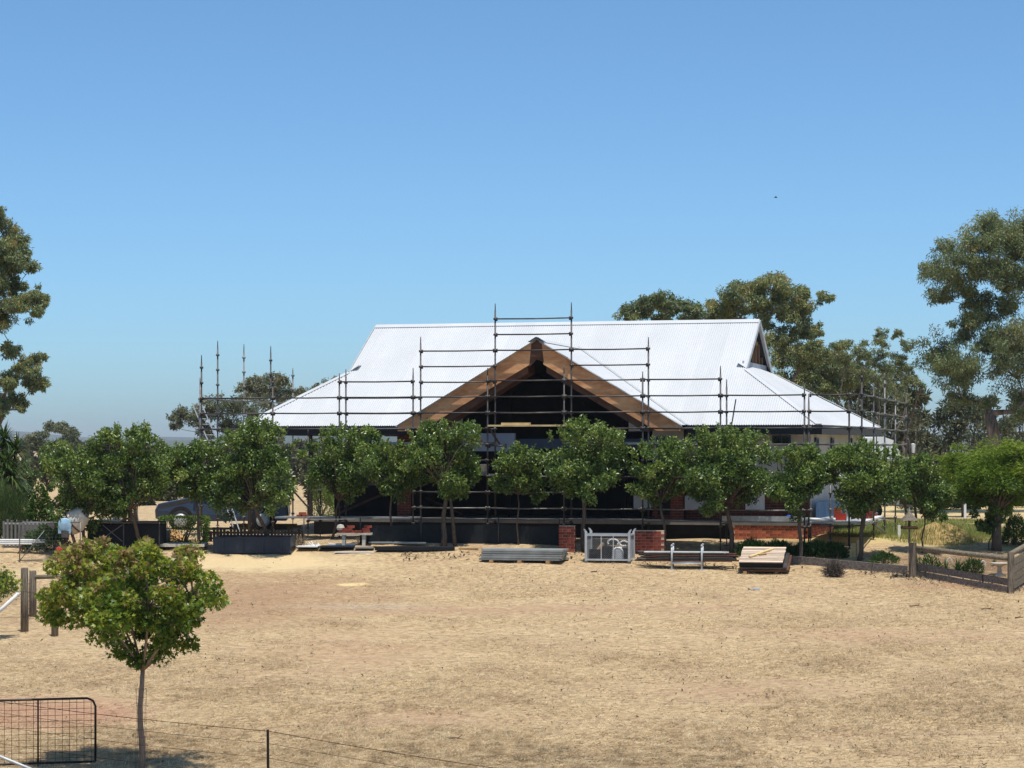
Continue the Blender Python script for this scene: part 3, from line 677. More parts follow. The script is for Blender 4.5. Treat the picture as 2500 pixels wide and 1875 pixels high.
run('o', OU, VO, 4, (2, 1, 0, -4)); run('o', OU, VO, 5, (2, 1, 0, -1, -2, -4)); run('o', OU, VO, 6, (2, 1, 0, -1, -2)); run('o', OU, VO, 7, (1, 0, -1, -2))
run('i', IU, VI, 0, (1, 0, -1)); run('i', IU, VI, 1, (4, 3, 2)); run('i', IU, VI, 2, (6, 5, 4)); run('i', IU, VI, 3, (4, 3)); run('i', IU, VI, 4, (-1,))
for i in range(3, 8): run('o', OU, VO, i, (-6,), 'steel')
run('o', OU, VO, 3, (-3, -5)); run('o', OU, VO, 4, (-5,))
ledger(fs_, OU[4], VO+0.05, OU[4]+0.62, VO+0.05, lv(-2)-0.04)
for i in (0, 1, 2, 3, 4, 5):                                          # transoms between the two rows
    o = OU[i+2] if i < 6 else OU[-1]
    for k in (1, 0, -1, -2):
        ledger(fs_, o, VO, IU[i], VI, lv(k), 'steel')
    ledger(fs_, o, VO, IU[i], VI, lv(-7)+0.06, 'steel')
# planks
deck(fs_, OU[2], OU[3], VO+0.1, lv(-2)+0.02, 3); deck(fs_, OU[5], OU[7], VO+0.1, lv(-2)+0.02, 3)
deck(fs_, OU[4], OU[5]+0.3, VO-0.1, lv(-1)+0.06, 3, 'board')
deck(fs_, u_of(1145, VO), OU[4]+0.12, VO+0.15, lv(-2)+0.02, 3)
deck(fs_, OU[3]+1.8, OU[4]+0.2, VO+0.2, lv(-4)+0.02, 3)
zl = lv(-7)+0.1
for i in range(1, 8): deck(fs_, OU[i], OU[i+1], VO+0.08+0.01*(i % 2), zl+0.012*((i*7) % 3), 4, 'slab' if 2 < i < 7 else 'plank')
for i in (7,): MB().box(OU[i]+0.05, OU[i+1]-0.05, VO-0.02, VO+0.012, zl+0.055, zl+0.21).build('toe_board', M['plank'], fs_)
MB().bar((OU[7]+0.15, VI, lv(-1)), (OU[7]+0.28, VI+0.1, lv(1)-0.1), 0.03, 0.03).build('brace', M['steeldark'], fs_)
MB().bar((OU[4]+0.05, VO+0.03, lv(-1)), (OU[4]+0.28, VO+0.4, lv(-2)), 0.04, 0.05).build('brace', M['steeldark'], fs_)
# left return along the open end
ls = thing('scaffold', 'left scaffold return with tall bare uprights at the open end of the house', 'scaffold', (HX, HY, 0), -TH)
ul = u_of(492, VO)
lst = [(531.5,832,'steeldark'),(595.5,840,'steel'),(661,845,'steeldark'),(715,898,'steel')]
LV = []
for px, py, m_ in lst:
    uu = UL-0.75 if px < 700 else UL-0.45
    v = v_of(px, uu); LV.append((uu, v)); standard(ls, uu, v, zpix(py, uu, v), m_)
prev = (UL-0.75, VO+0.3)
for a, b in zip(LV[:-1], LV[1:]):
    for k in (1, -1): ledger(ls, a[0], a[1], b[0], b[1], lv(k), 'steel')
standard(ls, UL-0.75, VO+0.75, lv(2)+0.2, 'steel')
for k in (1, 0, -1, -2): ledger(ls, UL-0.75, VO+0.75, LV[0][0], LV[0][1], lv(k), 'steel')
uX = u_of(752, VO+1.0)
standard(ls, uX, VO+1.0, lv(-1), 'steeldark'); standard(ls, uX+0.42, VO+1.0, lv(-1), 'steeldark')
for k in (-2, -3, -4, -5): ledger(ls, uX, VO+1.0, uX+0.42, VO+1.0, lv(k), 'steeldark')
MB().bar((uX-0.7, VO+1.0, lv(-4)-0.3), (uX-0.05, VO+1.0, lv(-6)), 0.04, 0.05).build('brace', M['steeldark'], ls)
# right return with the brick-laden platform
rs = thing('scaffold', 'right scaffold return with a brick-laden platform round the end of the house', 'scaffold', (HX, HY, 0), -TH)
ur = 10.62
rst = [(2104,896,'steeldark'),(2133,915,'steeldark'),(2160,911,'steel'),(2186,973,'steel'),(2212,942,'steeldark')]
RV = []
for px, py, m_ in rst:
    v = v_of(px, ur); RV.append(v); standard(rs, ur, v, zpix(py, ur, v), m_)
u73 = u_of(2073, VO); standard(rs, u73, VO, zpix(957, u73, VO), 'steeldark')
u74 = u_of(1974.6, VO+0.1); standard(rs, u74, VO+0.1, zpix(961, u74, VO), 'steeldark')
for k in (1, 0, -1, -2, -3): ledger(rs, u74, VO+0.1, u73, VO, lv(k), 'steeldark')
for a, b in zip(RV[:-1], RV[1:]):
    for k in (1, 0, -1, -2, -3): ledger(rs, ur, a, ur, b, lv(k), 'steel')
for k in (1, 0, -1, -2, -3): ledger(rs, u73, VO, ur, RV[0], lv(k), 'steel')
iv = [v for v in RV if v > 1]
for v in iv:
    standard(rs, ur-1.05, v, lv(-2)+0.3, 'steel')
    ledger(rs, ur-1.05, v, ur, v, lv(-2)-0.02, 'steel')
for a, b in zip(iv[:-1], iv[1:]):
    ledger(rs, ur-1.05, a, ur-1.05, b, lv(-2)-0.01, 'steel')
zp = zl
pv0 = RV[0]
deck(rs, OU[8]+0.05, u73+0.45, VO+0.1, zp, 5)
for i in range(7):
    u0 = ur-1.75+0.245*i
    MB().box(u0, u0+0.235, VO+1.4, RV[2]+0.1, zp+0.002, zp+0.054).build('plank', M['white' if i > 3 else 'plank'], rs)
ledger(rs, ur, RV[0], ur, RV[1], zp-0.05, 'steel'); ledger(rs, ur, RV[1], ur, RV[2], zp-0.05, 'steel'); ledger(rs, ur-1.3, VO, ur, VO+0.2, zp-0.05, 'steel')
MB().bar((ur, RV[1], zp-0.1), (ur+0.05, RV[2]+0.3, hg(ur, RV[2])+0.02), 0.05, 0.05).build('brace', M['steel'], rs)
for u in (8.9, 9.5): standard(rs, u, VO+1.15, lv(-4)+0.1, 'steel')

# ------------------------------------------------------------------ foliage
def unit(a): return a/np.maximum(np.linalg.norm(a, axis=-1, keepdims=True), 1e-9)
def leaf_quads(P, D, S, W, fold=0.25, rng=RNG):
    """diamond leaves from P along D, length S, width W, each folded along its rib"""
    n = len(P); D = unit(D)
    R = unit(np.cross(D, unit(rng.normal(size=(n, 3))))); U = np.cross(D, R)
    S = np.asarray(S)[:, None]; W = np.asarray(W)[:, None]
    a = P; b = P+D*S*0.45+R*W*0.5+U*W*fold; c = P+D*S; d = P+D*S*0.45-R*W*0.5+U*W*fold
    V = np.stack([a, b, c, d], 1).reshape(-1, 3); o = np.arange(n)[:, None]*4
    Fc = np.concatenate([o+np.array([[0,1,2]]), o+np.array([[0,2,3]])], 1).reshape(-1, 3)
    return V, Fc
def crown_points(C, R, per, rng, squash=0.85):
    """leaf points gathered in clumps round the centres C with radii R"""
    idx = np.repeat(np.arange(len(C)), per)
    d = unit(rng.normal(size=(len(idx), 3))); r = rng.random(len(idx))**0.45
    off = d*(r*R[idx])[:, None]; off[:, 2] *= squash
    return C[idx]+off, off, idx
def limb(mb, pts, r0, r1, n=6):
    pts = [Vector(p) for p in pts]; k = len(pts)
    mb.tube(pts, [r0+(r1-r0)*i/(k-1) for i in range(k)], n)
def bend(a, b, sag, rng, k=4):
    a = np.array(a); b = np.array(b); out = []
    j = rng.normal(0, 1, 3)*np.linalg.norm(b-a)*0.07
    for i in range(k+1):
        t = i/k; p = a+(b-a)*t; p = p+j*math.sin(math.pi*t); p[2] += sag*math.sin(math.pi*t); out.append(p)
    return out
def pear(base, w, z0, z1, label, seed, trunk_r=0.05, lean=(0,0), fork=None, dens=1.0, spikes=26, extra_trunk=None, name='pear_tree', group='row of ornamental trees in front of the house', mt='pear', tonemu=0.52):
    """base on the ground, crown w wide from height z0 to z1 above it"""
    rng = np.random.default_rng(seed)
    t = thing(name, label, 'tree', base, 0, group)
    b = MB(); fk = fork or z0+0.1*(z1-z0); cx, cy = lean
    k = 5
    fk = max(0.3, fk)
    tp = [(cx*i/k*0.9+0.03*math.sin(i*1.7+seed), cy*i/k*0.9+0.02*math.cos(i*2.1+seed), -0.05+(fk+0.05)*i/k) for i in range(k+1)]
    b.tube(tp, [trunk_r*(1.25 if i == 0 else 1-0.35*i/k) for i in range(k+1)], 8)
    if extra_trunk:
        ex = extra_trunk; b.tube([(ex[0],ex[1],-0.05),(ex[0]*0.8,ex[1]*0.8,fk*0.5),(ex[0]*0.35+cx,ex[1]*0.35,fk)], [trunk_r*0.8,trunk_r*0.65,trunk_r*0.5], 7)
    hh = z1-z0; cz = z0+hh*0.52
    nC = int(92*dens**0.7*(w/2.2)**0.8)+12
    nl = 10; ld = unit(rng.normal(size=(nl, 3)))*np.array([0.60, 0.55, 0.55])*rng.uniform(0.75, 1.1, (nl, 1)); lr = rng.uniform(0.38, 0.60, nl); li = rng.integers(0, nl, nC)
    ld[:, 0] = np.linspace(-0.66, 0.66, nl)[rng.permutation(nl)]*rng.uniform(0.8, 1.1, nl)
    ld[:, 2] = np.linspace(-0.62, 0.5, nl)[rng.permutation(nl)]
    d = ld[li]+unit(rng.normal(size=(nC, 3)))*(lr[li]*(0.35+0.65*rng.random(nC)**0.6))[:, None]
    C = d*np.array([w*0.46, w*0.44, hh*0.47]); C[:, 2] += cz; C[:, 0] += cx; C[:, 1] += cy
    low = C[:, 2] < z0+hh*0.25; C[low, 0] = cx+(C[low, 0]-cx)*0.85
    R = rng.uniform(0.14, 0.27, nC)*(w/2.2)**0.5
    C = C+rng.normal(0, 0.05, C.shape)
    for i in range(0, nC, 3): limb(b, bend(tp[-1], C[i], 0.12, rng), trunk_r*0.45, 0.006, 5)
    P, off, idx = crown_points(C, R, 125, rng)
    D = unit(off)*0.7+rng.normal(0, 0.6, P.shape)+np.array([0,0,-0.25])
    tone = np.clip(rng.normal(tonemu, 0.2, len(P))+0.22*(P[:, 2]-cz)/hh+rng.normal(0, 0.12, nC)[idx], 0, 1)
    # upright shoots standing out of the crown
    SP, SD, ST = [], [], []
    for i in range(spikes):
        a = rng.uniform(0, 2*math.pi); q = rng.random()**0.6
        s = np.array([cx+math.cos(a)*w*0.42*q, cy+math.sin(a)*w*0.38*q, cz+hh*0.34*math.sqrt(max(0.05, 1-q*q*0.8))])
        dr = unit(np.array([math.cos(a)*0.35*q+rng.normal(0,0.12), math.sin(a)*0.35*q+rng.normal(0,0.12), 1.0])); ln = rng.uniform(0.18, 0.42)*(w/2.2)**0.5
        limb(b, [s-dr*0.25, s+dr*ln], 0.009, 0.003, 4)
        m = 46; tt = rng.random(m)
        SP.append(s+dr*(tt*ln)[:, None]+rng.normal(0, 0.028, (m, 3))); SD.append(dr*0.45+rng.normal(0, 0.7, (m, 3))); ST.append(np.clip(rng.normal(0.66, 0.18, m), 0, 1))
    if spikes:
        P = np.concatenate([P]+SP); D = np.concatenate([D]+SD); tone = np.concatenate([tone]+ST)
    V, Fc = leaf_quads(P, D, rng.uniform(0.075, 0.125, len(P)), rng.uniform(0.042, 0.066, len(P)), 0.22, rng)
    b.build('trunk', M['bark'], t, True)
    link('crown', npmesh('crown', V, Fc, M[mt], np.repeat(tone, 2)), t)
    return t
def pear_px(cx, w, top, bot, bx, by, label, seed, **kw):
    p = ong(bx, by); k = ppm(p.y)
    return pear(p, 1.17*w/k, (by-bot-6)/k, (by-top)/k, label, seed, lean=((cx-bx)/k, kw.pop('fwd', 0.0)), **kw)
pear_px(208, 150, 1085, 1285, 212, 1346, 'leafy dark tree at the left end of the row above the black screen', 101, fwd=-0.6, trunk_r=0.06)
pear_px(322, 172, 1035, 1262, 352, 1345, 'tall pale-topped tree left of the parked car', 102, fwd=-0.6, trunk_r=0.07, spikes=50, dens=1.25)
pear_px(475, 150, 1080, 1218, 490, 1342, 'leafy tree between the car and the ladder', 103, trunk_r=0.05)
pear_px(628, 190, 1020, 1256, 668, 1343, 'broad tall tree above the blue-grey steel bin', 104, fwd=-0.95, trunk_r=0.075, spikes=44, dens=1.35)
pear_px(828, 155, 1040, 1212, 812, 1318, 'round leafy tree behind the stone bench', 105, trunk_r=0.045, fork=1.2)
pear_px(955, 130, 1085, 1210, 954, 1327, 'small low tree left of the twin-trunked tree', 106, trunk_r=0.042, dens=0.8)
pear_px(1088, 170, 1022, 1212, 1082, 1334, 'tree with two pale trunks under the left half of the gable', 107, trunk_r=0.085, spikes=40, extra_trunk=(0.36, 0.05))
pear_px(1265, 112, 1090, 1215, 1264, 1331, 'smallest tree with a thin pale stem in front of the dark gable opening', 108, trunk_r=0.03, dens=0.55, spikes=14)
pear_px(1425, 195, 1030, 1215, 1424, 1345, 'wide tree with a cut branch stub behind the wire crate', 109, trunk_r=0.075, spikes=34, dens=1.2)
pear_px(1612, 135, 1070, 1240, 1628, 1350, 'tree with a forked trunk behind the rack of tubes', 110, trunk_r=0.06, dens=0.85)
pear_px(1775, 230, 1042, 1242, 1790, 1352, 'widest tree, three-forked, left of the tilted board stack', 111, trunk_r=0.08, spikes=44, dens=1.5)
pear_px(1953, 145, 1085, 1246, 1954, 1377, 'narrow dark tree at the right corner of the house', 112, trunk_r=0.065, dens=0.95)
pear_px(2112, 190, 1080, 1256, 2098, 1368, 'dense round tree with a straight trunk before the brick-laden platform', 113, trunk_r=0.075, dens=1.4, spikes=34)
pear_px(2258, 115, 1105, 1272, 2250, 1350, 'thin-stemmed young tree behind the bird feeder', 114, trunk_r=0.03, dens=0.75, spikes=14)
pear_px(2425, 75, 1208, 1290, 2412, 1343, 'tiny crooked tree behind the birdbath', 115, trunk_r=0.022, dens=0.3, spikes=4)
p = ong(115, 1228); pear(p, 48/ppm(p.y), 0.5, (1228-1065)/ppm(p.y), 'slim dark tree beside the dirt track at far left', 116, dens=0.8, spikes=10, group=None)
p = ong(30, 1262); pear(p, 125/ppm(p.y), 0.25, (1262-1095)/ppm(p.y), 'dark leafy tree under the spiky yucca at the left edge', 117, dens=1.2, spikes=4, group=None, tonemu=0.25)

# ---- foreground maple with lobed leaves
def maple(base, w, z0, z1, label, seed, nleaf=19000, trunk_r=0.046, cxo=0.0, name='maple_tree', red=True):
    rng = np.random.default_rng(seed); t = thing(name, label, 'tree', base)
    b = MB(); k = 6; fk = z0+0.02
    tp = [(0.02*math.sin(i*1.3), 0.015*math.cos(i), -0.08+(fk+0.08)*i/k) for i in range(k+1)]
    b.tube(tp, [trunk_r*(1.25-0.5*i/k) for i in range(k+1)], 10)
    hh = z1-z0; nC = 150; C = []
    while len(C) < nC:                                     # goblet-shaped crown, wider above
        q = rng.uniform(-1, 1, 3); f = (q[2]+1)/2
        wid = 0.16+0.86*min(1, f/0.40)**0.8 if f < 0.82 else 1.02-1.5*(f-0.82)
        rr = math.hypot(q[0], q[1])
        if rr < wid and rr > wid*0.35*rng.random(): C.append((q[0]*w*0.47+cxo*f, q[1]*w*0.45, z0+hh*(0.04+f*0.90)))
    C = np.array(C); R = rng.uniform(0.14, 0.26, nC)
    main = [(bend(tp[-1], np.array([math.cos(a)*w*0.33+cxo*0.6, math.sin(a)*w*0.30, z0+hh*(0.55+0.25*(j % 2))]), -0.04, rng, 6)) for j, a in enumerate(np.linspace(0.3, 6.0, 7))]+[bend(tp[-1], (cxo*0.5, 0, z0+hh*0.85), 0, rng, 6)]
    for s in main: limb(b, s, trunk_r*0.5, 0.008, 6)
    nodes = np.array([q for s in main for q in s[2:]])
    for i in range(nC):
        j = np.argmin(np.linalg.norm(nodes-C[i], axis=1)+0.6*np.maximum(0, nodes[:, 2]-C[i][2]+0.05)); limb(b, bend(nodes[j], C[i], 0.03, rng, 3), 0.010, 0.003, 5)
    P, off, idx = crown_points(C, R, nleaf//nC, rng, 0.8)
    n = len(P); D = unit(unit(off)*0.6+rng.normal(0, 0.5, P.shape)+np.array([0,0,-0.35]))
    hrel = (P[:, 2]-z0)/hh; out = np.linalg.norm((P-np.array([cxo*0.5,0,z0+hh*0.5]))/np.array([w/2,w/2,hh/2]), axis=1)
    tone = np.clip(0.30+0.36*out*hrel+rng.normal(0, 0.16, n)+0.10*(P[:, 0] < cxo-0.3), 0, 0.74)  # outer, upper and left leaves toned lighter, as if sunlit
    if red:
        isr = (rng.random(n) < np.clip((hrel-0.50)*1.3, 0, 0.55)) & (rng.normal(0, 1, nC)[idx]+1.3*(hrel-0.5) > 0.25); tone = np.where(isr, rng.uniform(0.74, 1, n), tone)
    ang = np.array([0, 28, 62, 92, 128, 180, 232, 268, 298, 332])*math.pi/180   # outline of a five-lobed leaf
    rad = np.array([1.0, 0.42, 0.88, 0.40, 0.55, 0.22, 0.55, 0.40, 0.88, 0.42])
    Rv = unit(np.cross(D, unit(rng.normal(size=(n, 3))))); U = np.cross(D, Rv); S = rng.uniform(0.042, 0.072, n)
    pts = P[:, None, :]+S[:, None, None]*(D[:, None, :]*(np.cos(ang)*rad)[None, :, None]+Rv[:, None, :]*(np.sin(ang)*rad)[None, :, None]-U[:, None, :]*(0.25*rad**2)[None, :, None])
    V = np.concatenate([P[:, None, :], pts], 1).reshape(-1, 3); o = np.arange(n)[:, None, None]*11
    tri = np.array([[0, 1+i, 1+(i+1) % 10] for i in range(10)])[None]
    b.build('trunk', M['palebark'], t, True)
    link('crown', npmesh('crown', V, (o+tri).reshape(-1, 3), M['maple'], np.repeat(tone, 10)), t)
    return t
p = ong(345, 1884); k = ppm(p.y)
MAPLE = p.copy()
maple(p, 452/k, (1884-1640)/k, (1884-1312)/k, 'young maple with reddish leaf tips in a wire guard in the foreground', 5, cxo=-25/k)
# wire guard round its trunk
g = thing('tree_guard', 'loose cylinder of thin wire mesh round the maple trunk', 'guard', p)
b = MB()
for z in np.arange(0.05, 1.32, 0.125): b.tube([(0.085*math.cos(a)+0.01*math.sin(z*9), 0.085*math.sin(a), z) for a in np.linspace(0, 2*math.pi, 13)], 0.0016, 4, False)
b.build('hoops', M['darkwire'], g)
b = MB()
for a in np.linspace(0, 2*math.pi, 9)[:-1]: b.tube([(0.085*math.cos(a)+0.012*math.sin(i*1.1+a), 0.085*math.sin(a), -0.03+i*0.225) for i in range(7)], 0.0016, 4)
b.build('uprights', M['darkwire'], g)
p = ong(-14, 1560); k = ppm(p.y)
maple(p, 108/k, (1560-1470)/k, (1560-1385)/k, 'small leafy sapling at the left edge beside the white stay', 8, nleaf=1300, trunk_r=0.02, name='sapling', red=False)

# ---- eucalypts: forked limbs that end in drooping clumps
GB = 1.3
def gum(base, blobs, label, seed, name='gum_tree', group=None, r0=0.22, leaf=(0.16, 0.05), per=420, mt='gum', tone=0.4, trunk_top=None, sub=7, spread=0.0):
    """blobs: (x, y, z, radius) of the foliage masses relative to the base"""
    rng = np.random.default_rng(seed); t = thing(name, label, 'tree', base, 0, group)
    b = MB(); B = np.array(blobs, float); top = B[:, 2].max()
    fk = trunk_top or top*0.42; ctr = B[:, :2].mean(0)
    tp = [np.array([ctr[0]*(i/5)**1.6*0.8+0.12*math.sin(i+seed), ctr[1]*(i/5)*0.8, -0.2+(fk+0.2)*i/5]) for i in range(6)]
    b.tube([tuple(q) for q in tp], [r0*(1.2-0.6*i/5) for i in range(6)], 9)
    Ps, Ds, Ts = [], [], []
    order = sorted(blobs, key=lambda q: math.dist(q[:3], tp[-1])); nodes = [(tp[3], r0*0.6), (tp[4], r0*0.55), (tp[-1], r0*0.5)]
    for (x, y, z, r) in order:
        e = np.array([x, y, z-r*0.3])
        j = min(range(len(nodes)), key=lambda i: np.linalg.norm(nodes[i][0]-e)+0.8*max(0, nodes[i][0][2]-e[2]))
        s0, rr = nodes[j]; s = bend(s0, e, 0.12*r, rng, 6); r1 = max(0.02, rr*0.55); limb(b, s, rr*0.8, r1*0.7, 6); nodes.append((s[4], r1)); nodes.append((s[6], r1*0.8))
        m = int(sub*2.6); d = unit(rng.normal(size=(m, 3))); d[:, 2] = np.where(d[:, 2] < -0.35, d[:, 2]*0.5, d[:, 2])
        C = np.array([x, y, z])+d*r*(0.35+0.65*rng.random((m, 1)))*np.array([1.1, 1.1, 0.85]); cr = rng.uniform(0.20, 0.42, m)*r
        for c in C[::2]: limb(b, bend(s[-2], c, 0.08*r, rng, 3), 0.022*r+0.006, 0.005, 4)
        C[:, 2] -= 0.35*r*np.abs(rng.normal(0, 1, m))*(rng.random(m) < 0.4)
        P, off, idx = crown_points(C, cr, max(16, int(per*2.0*(r/np.mean(B[:, 3]))**1.5)//m), rng, 0.85)
        Ps.append(P); Ds.append(unit(off+1e-6)*0.45+rng.normal(0, 0.42, P.shape)+np.array([0,0,-0.6]))
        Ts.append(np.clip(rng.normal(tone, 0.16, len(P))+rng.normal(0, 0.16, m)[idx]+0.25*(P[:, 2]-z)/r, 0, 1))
    P = np.concatenate(Ps); D = np.concatenate(Ds); tn = np.concatenate(Ts)
    V, Fc = leaf_quads(P, D, rng.uniform(0.6, 1.3, len(P))*leaf[0]*0.86, rng.uniform(0.7, 1.2, len(P))*leaf[1]*0.86, 0.15, rng)
    b.build('trunk', M['gumbark'], t, True)
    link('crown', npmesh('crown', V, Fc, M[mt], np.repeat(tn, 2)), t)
    return t
def gum_px(Y, bx, blobs, label, seed, **kw):
    """foliage masses given as (px, py, radius px); depth jitter stays within the tree"""
    rng = np.random.default_rng(seed+900); k = ppm(Y)
    blobs = list(blobs)+[(q[0]+q[2]*rng.normal(0, 0.9), q[1]+q[2]*rng.normal(0.15, 0.75), q[2]*rng.uniform(0.4, 0.65)) for q in blobs for _ in range(1)]; x0 = (bx-CX)/F*Y; base = gnd(x0, Y)
    bl = []
    for q in blobs:
        w_ = at(q[0], q[1], Y); r = q[2]/k*kw.get('grow', GB)
        bl.append((w_.x-x0, rng.uniform(-1, 1)*max(r, 1.0)*1.2, w_.z-base.z, r))
    kw.pop('grow', None)
    return gum(base, bl, label, seed, **kw)
gum_px(98, 2440, [(2290,665,38),(2330,625,42),(2385,590,45),(2440,565,45),(2490,575,48),(2540,600,60),(2300,720,24),(2345,700,38),(2400,660,40),(2450,650,42),(2500,660,50),(2560,700,60),
    (2360,790,30),(2410,760,32),(2290,850,36),(2330,880,42),(2290,900,30),(2370,900,34),(2350,960,32),(2420,830,30),(2470,830,48),(2480,900,45),(2460,740,38),(2530,820,60),(2590,640,60),(2500,980,40)],
    'tallest gum with dark limbs filling the right edge behind the garden', 31, r0=0.38, per=1150, leaf=(0.16,0.05), trunk_top=4.3, sub=10, grow=1.5)
gum_px(112, 1608, [(1545,760,26),(1580,745,28),(1610,735,24),(1650,745,28),(1690,765,26),(1560,800,30),(1620,790,32),(1680,810,30),(1600,850,30),(1650,850,30)], 'rounded gum showing just above the middle of the roof ridge', 32, r0=0.3, per=700, leaf=(0.2,0.07), tone=0.35)
gum_px(118, 1870, [(1760,745,30),(1790,720,32),(1830,708,34),(1880,700,36),(1925,710,34),(1955,730,28),(1950,775,30),(1970,810,26),(1900,765,30),(1850,750,30),(1790,775,24),(1740,770,18),(1920,830,28),(1965,860,28),(1880,830,20),(1990,800,20)],
    'big spreading gum with russet tips behind the right end of the roof', 33, r0=0.34, per=720, leaf=(0.2,0.07), tone=0.55)
gum_px(124, 1960, [(1890,880,30),(1930,870,34),(1970,890,34),(2010,880,32),(2050,895,30),(1950,930,36),(2000,940,36),(2050,945,34),(1990,860,24),(2090,920,28),(1905,930,26)],
    'bushy olive gum between the roof hip and the thin gums', 34, r0=0.28, per=640, leaf=(0.2,0.07), tone=0.48)
thin = [(2048,[(2040,845,16),(2062,840,14),(2075,865,14),(2050,880,16)]), (2095,[(2092,850,17),(2110,870,16),(2085,890,18),(2110,915,18)]), (2140,[(2142,835,15),(2160,810,15),(2150,860,18),(2130,880,18),(2160,900,20)]),
        (2205,[(2195,815,12),(2210,840,15),(2190,870,18),(2210,895,16),(2225,930,16)]), (2178,[(2170,925,22),(2200,950,24),(2150,945,22)])]
lab = ['leftmost thin bare-stemmed gum behind the right scaffold', 'second thin gum from the roof behind the right scaffold', 'tallest thin gum with a tufted top behind the right scaffold', 'rightmost thin gum next to the tallest gum', 'low twiggy gum at the foot of the thin gums']
for i, (bx, bl) in enumerate(thin): gum_px(112+3*i, bx, bl, lab[i], 40+i, name='thin_gum_tree', group='thin gums behind the right scaffold', r0=0.13, per=230, leaf=(0.17,0.05), trunk_top=3.2, sub=6, grow=1.25)
gum_px(92, -60, [(-10,535,30),(20,570,30),(5,610,34),(30,640,28),(15,660,34),(-5,690,34),(35,690,24),(70,715,22),(95,735,24),(60,745,26),(20,745,30),(105,760,16),(20,850,22),(60,880,22),(85,900,22),(60,925,24),(95,935,16),(25,925,26),(15,970,26),(-20,780,40),(-30,600,60),(-50,700,60),(40,980,16),(0,1000,24)],
    'tall gum with drooping branches at the left edge', 51, r0=0.36, per=700, leaf=(0.16,0.05), trunk_top=4.6, sub=8, tone=0.5, grow=1.2)
gum_px(150, 520, [(440,1005,14),(470,1010,26),(505,1000,24),(540,985,26),(590,990,28),(630,1000,30),(680,1000,30),(560,1040,24),(500,1045,20),(620,1045,30),(430,1030,12)], 'spreading gum behind the left scaffold uprights', 52, r0=0.3, per=420, leaf=(0.24,0.08), mt='gumfar')
gum_px(165, 655, [(600,945,18),(630,935,20),(660,925,22),(690,935,20),(650,960,18),(700,965,16),(615,965,16),(770,950,16),(815,935,16),(730,960,14)], 'flat-topped gum peeping over the left roof hip', 53, r0=0.28, per=380, leaf=(0.24,0.08), mt='gumfar', tone=0.55)
for i, (Y, bx, bl, lb) in enumerate(((260, 108, [(90,1068,12),(105,1058,12),(78,1075,10)], 'small far gum left of the mushroom-topped gum'), (250, 140, [(125,1042,12),(145,1038,13),(160,1048,12),(168,1065,14),(180,1060,10),(155,1075,14)], 'mushroom-topped far gum on the left skyline'),
        (300, 78, [(70,1080,10),(60,1085,10)], 'lowest far gum beside the yucca'))):
    gum_px(Y, bx, bl, lb, 60+i, name='far_gum_tree', group='far gums on the left skyline', r0=0.25, per=260, leaf=(0.4,0.14), mt='gumfar', sub=6)

# ---- low bush and shrubs
def shrub(base, shape, n, leaf, label, seed, mt, cat='shrub', name='shrub', tone=0.45, updir=0.2, stems=7, group=None, jit=1.0):
    """shape(rng, n) gives points relative to the base on and inside the shrub's form and outward directions"""
    rng = np.random.default_rng(seed); t = thing(name, label, cat, base, 0, group)
    P, D = shape(rng, n); D = unit(D)*0.7+rng.normal(0, 0.45*jit, P.shape)+np.array([0,0,updir])
    V, Fc = leaf_quads(P, D, rng.uniform(0.7, 1.3, len(P))*leaf[0], rng.uniform(0.7, 1.2, len(P))*leaf[1], 0.2, rng)
    b = MB(); zt = P[:, 2].max()
    for i in range(stems):
        q = P[rng.integers(0, len(P))]; limb(b, bend((rng.normal(0,0.05), rng.normal(0,0.05), -0.06), q*np.array([0.8,0.8,0.85]), 0.05, rng, 3), 0.02+0.01*zt, 0.005, 5)
    b.build('stem', M['bark'], t, True)
    link('crown', npmesh('crown', V, Fc, M[mt], np.repeat(np.clip(rng.normal(tone, 0.2, len(P))+0.2*(P[:, 2]/zt-0.5), 0, 1), 2)), t)
    return t
def dome(w, d, h, lump=0.18, z0=0.0):
    def f(rng, n):
        q = unit(rng.normal(size=(n, 3))); q[:, 2] = np.abs(q[:, 2]); r = 0.55+0.45*rng.random(n)**0.4
        r *= 1+lump*np.sin(q[:, 0]*7+3)*np.cos(q[:, 2]*6+q[:, 1]*5); P = q*r[:, None]*np.array([w/2, d/2, h]); P[:, 2] += z0; return P, q
    return f
def cone(w, h):
    def f(rng, n):
        z = 1-np.sqrt(rng.random(n)); a = rng.uniform(0, 2*math.pi, n); r = (1-z)**0.8*(0.6+0.4*rng.random(n)**0.4)*(1+0.1*np.sin(a*5+z*9))
        return np.stack([r*np.cos(a)*w/2, r*np.sin(a)*w/2, z*h], -1), np.stack([np.cos(a), np.sin(a), 0.3+0*a], -1)
    return f
def boxy(w, d, h):
    def f(rng, n):
        q = rng.uniform(-1, 1, (n, 3)); k = rng.integers(0, 3, n); s = np.sign(q); i = np.arange(n)
        q[i, k] = s[i, k]*(0.86+0.16*rng.random(n)); P = q*np.array([w/2, d/2, h/2]); P[:, 2] += h/2; dr = np.zeros((n, 3)); dr[i, k] = s[i, k]; return P, dr
    return f
def shrub_px(cx, w, top, bot, shape, n, leaf, label, seed, mt, Y=None, **kw):
    p = ong(cx, bot) if Y is None else gnd((cx-CX)/F*Y, Y); k = ppm(p.y); yb = bot if Y is None else H+(CZ-p.z)*k
    return shrub(p, shape(w/k, (yb-top)/k), n, leaf, label, seed, mt, **kw)
shrub_px(98, 104, 1178, 1318, lambda w, h: cone(w, h), 6500, (0.09, 0.05), 'clipped cone-shaped conifer beside the cement mixer', 71, 'conifer')
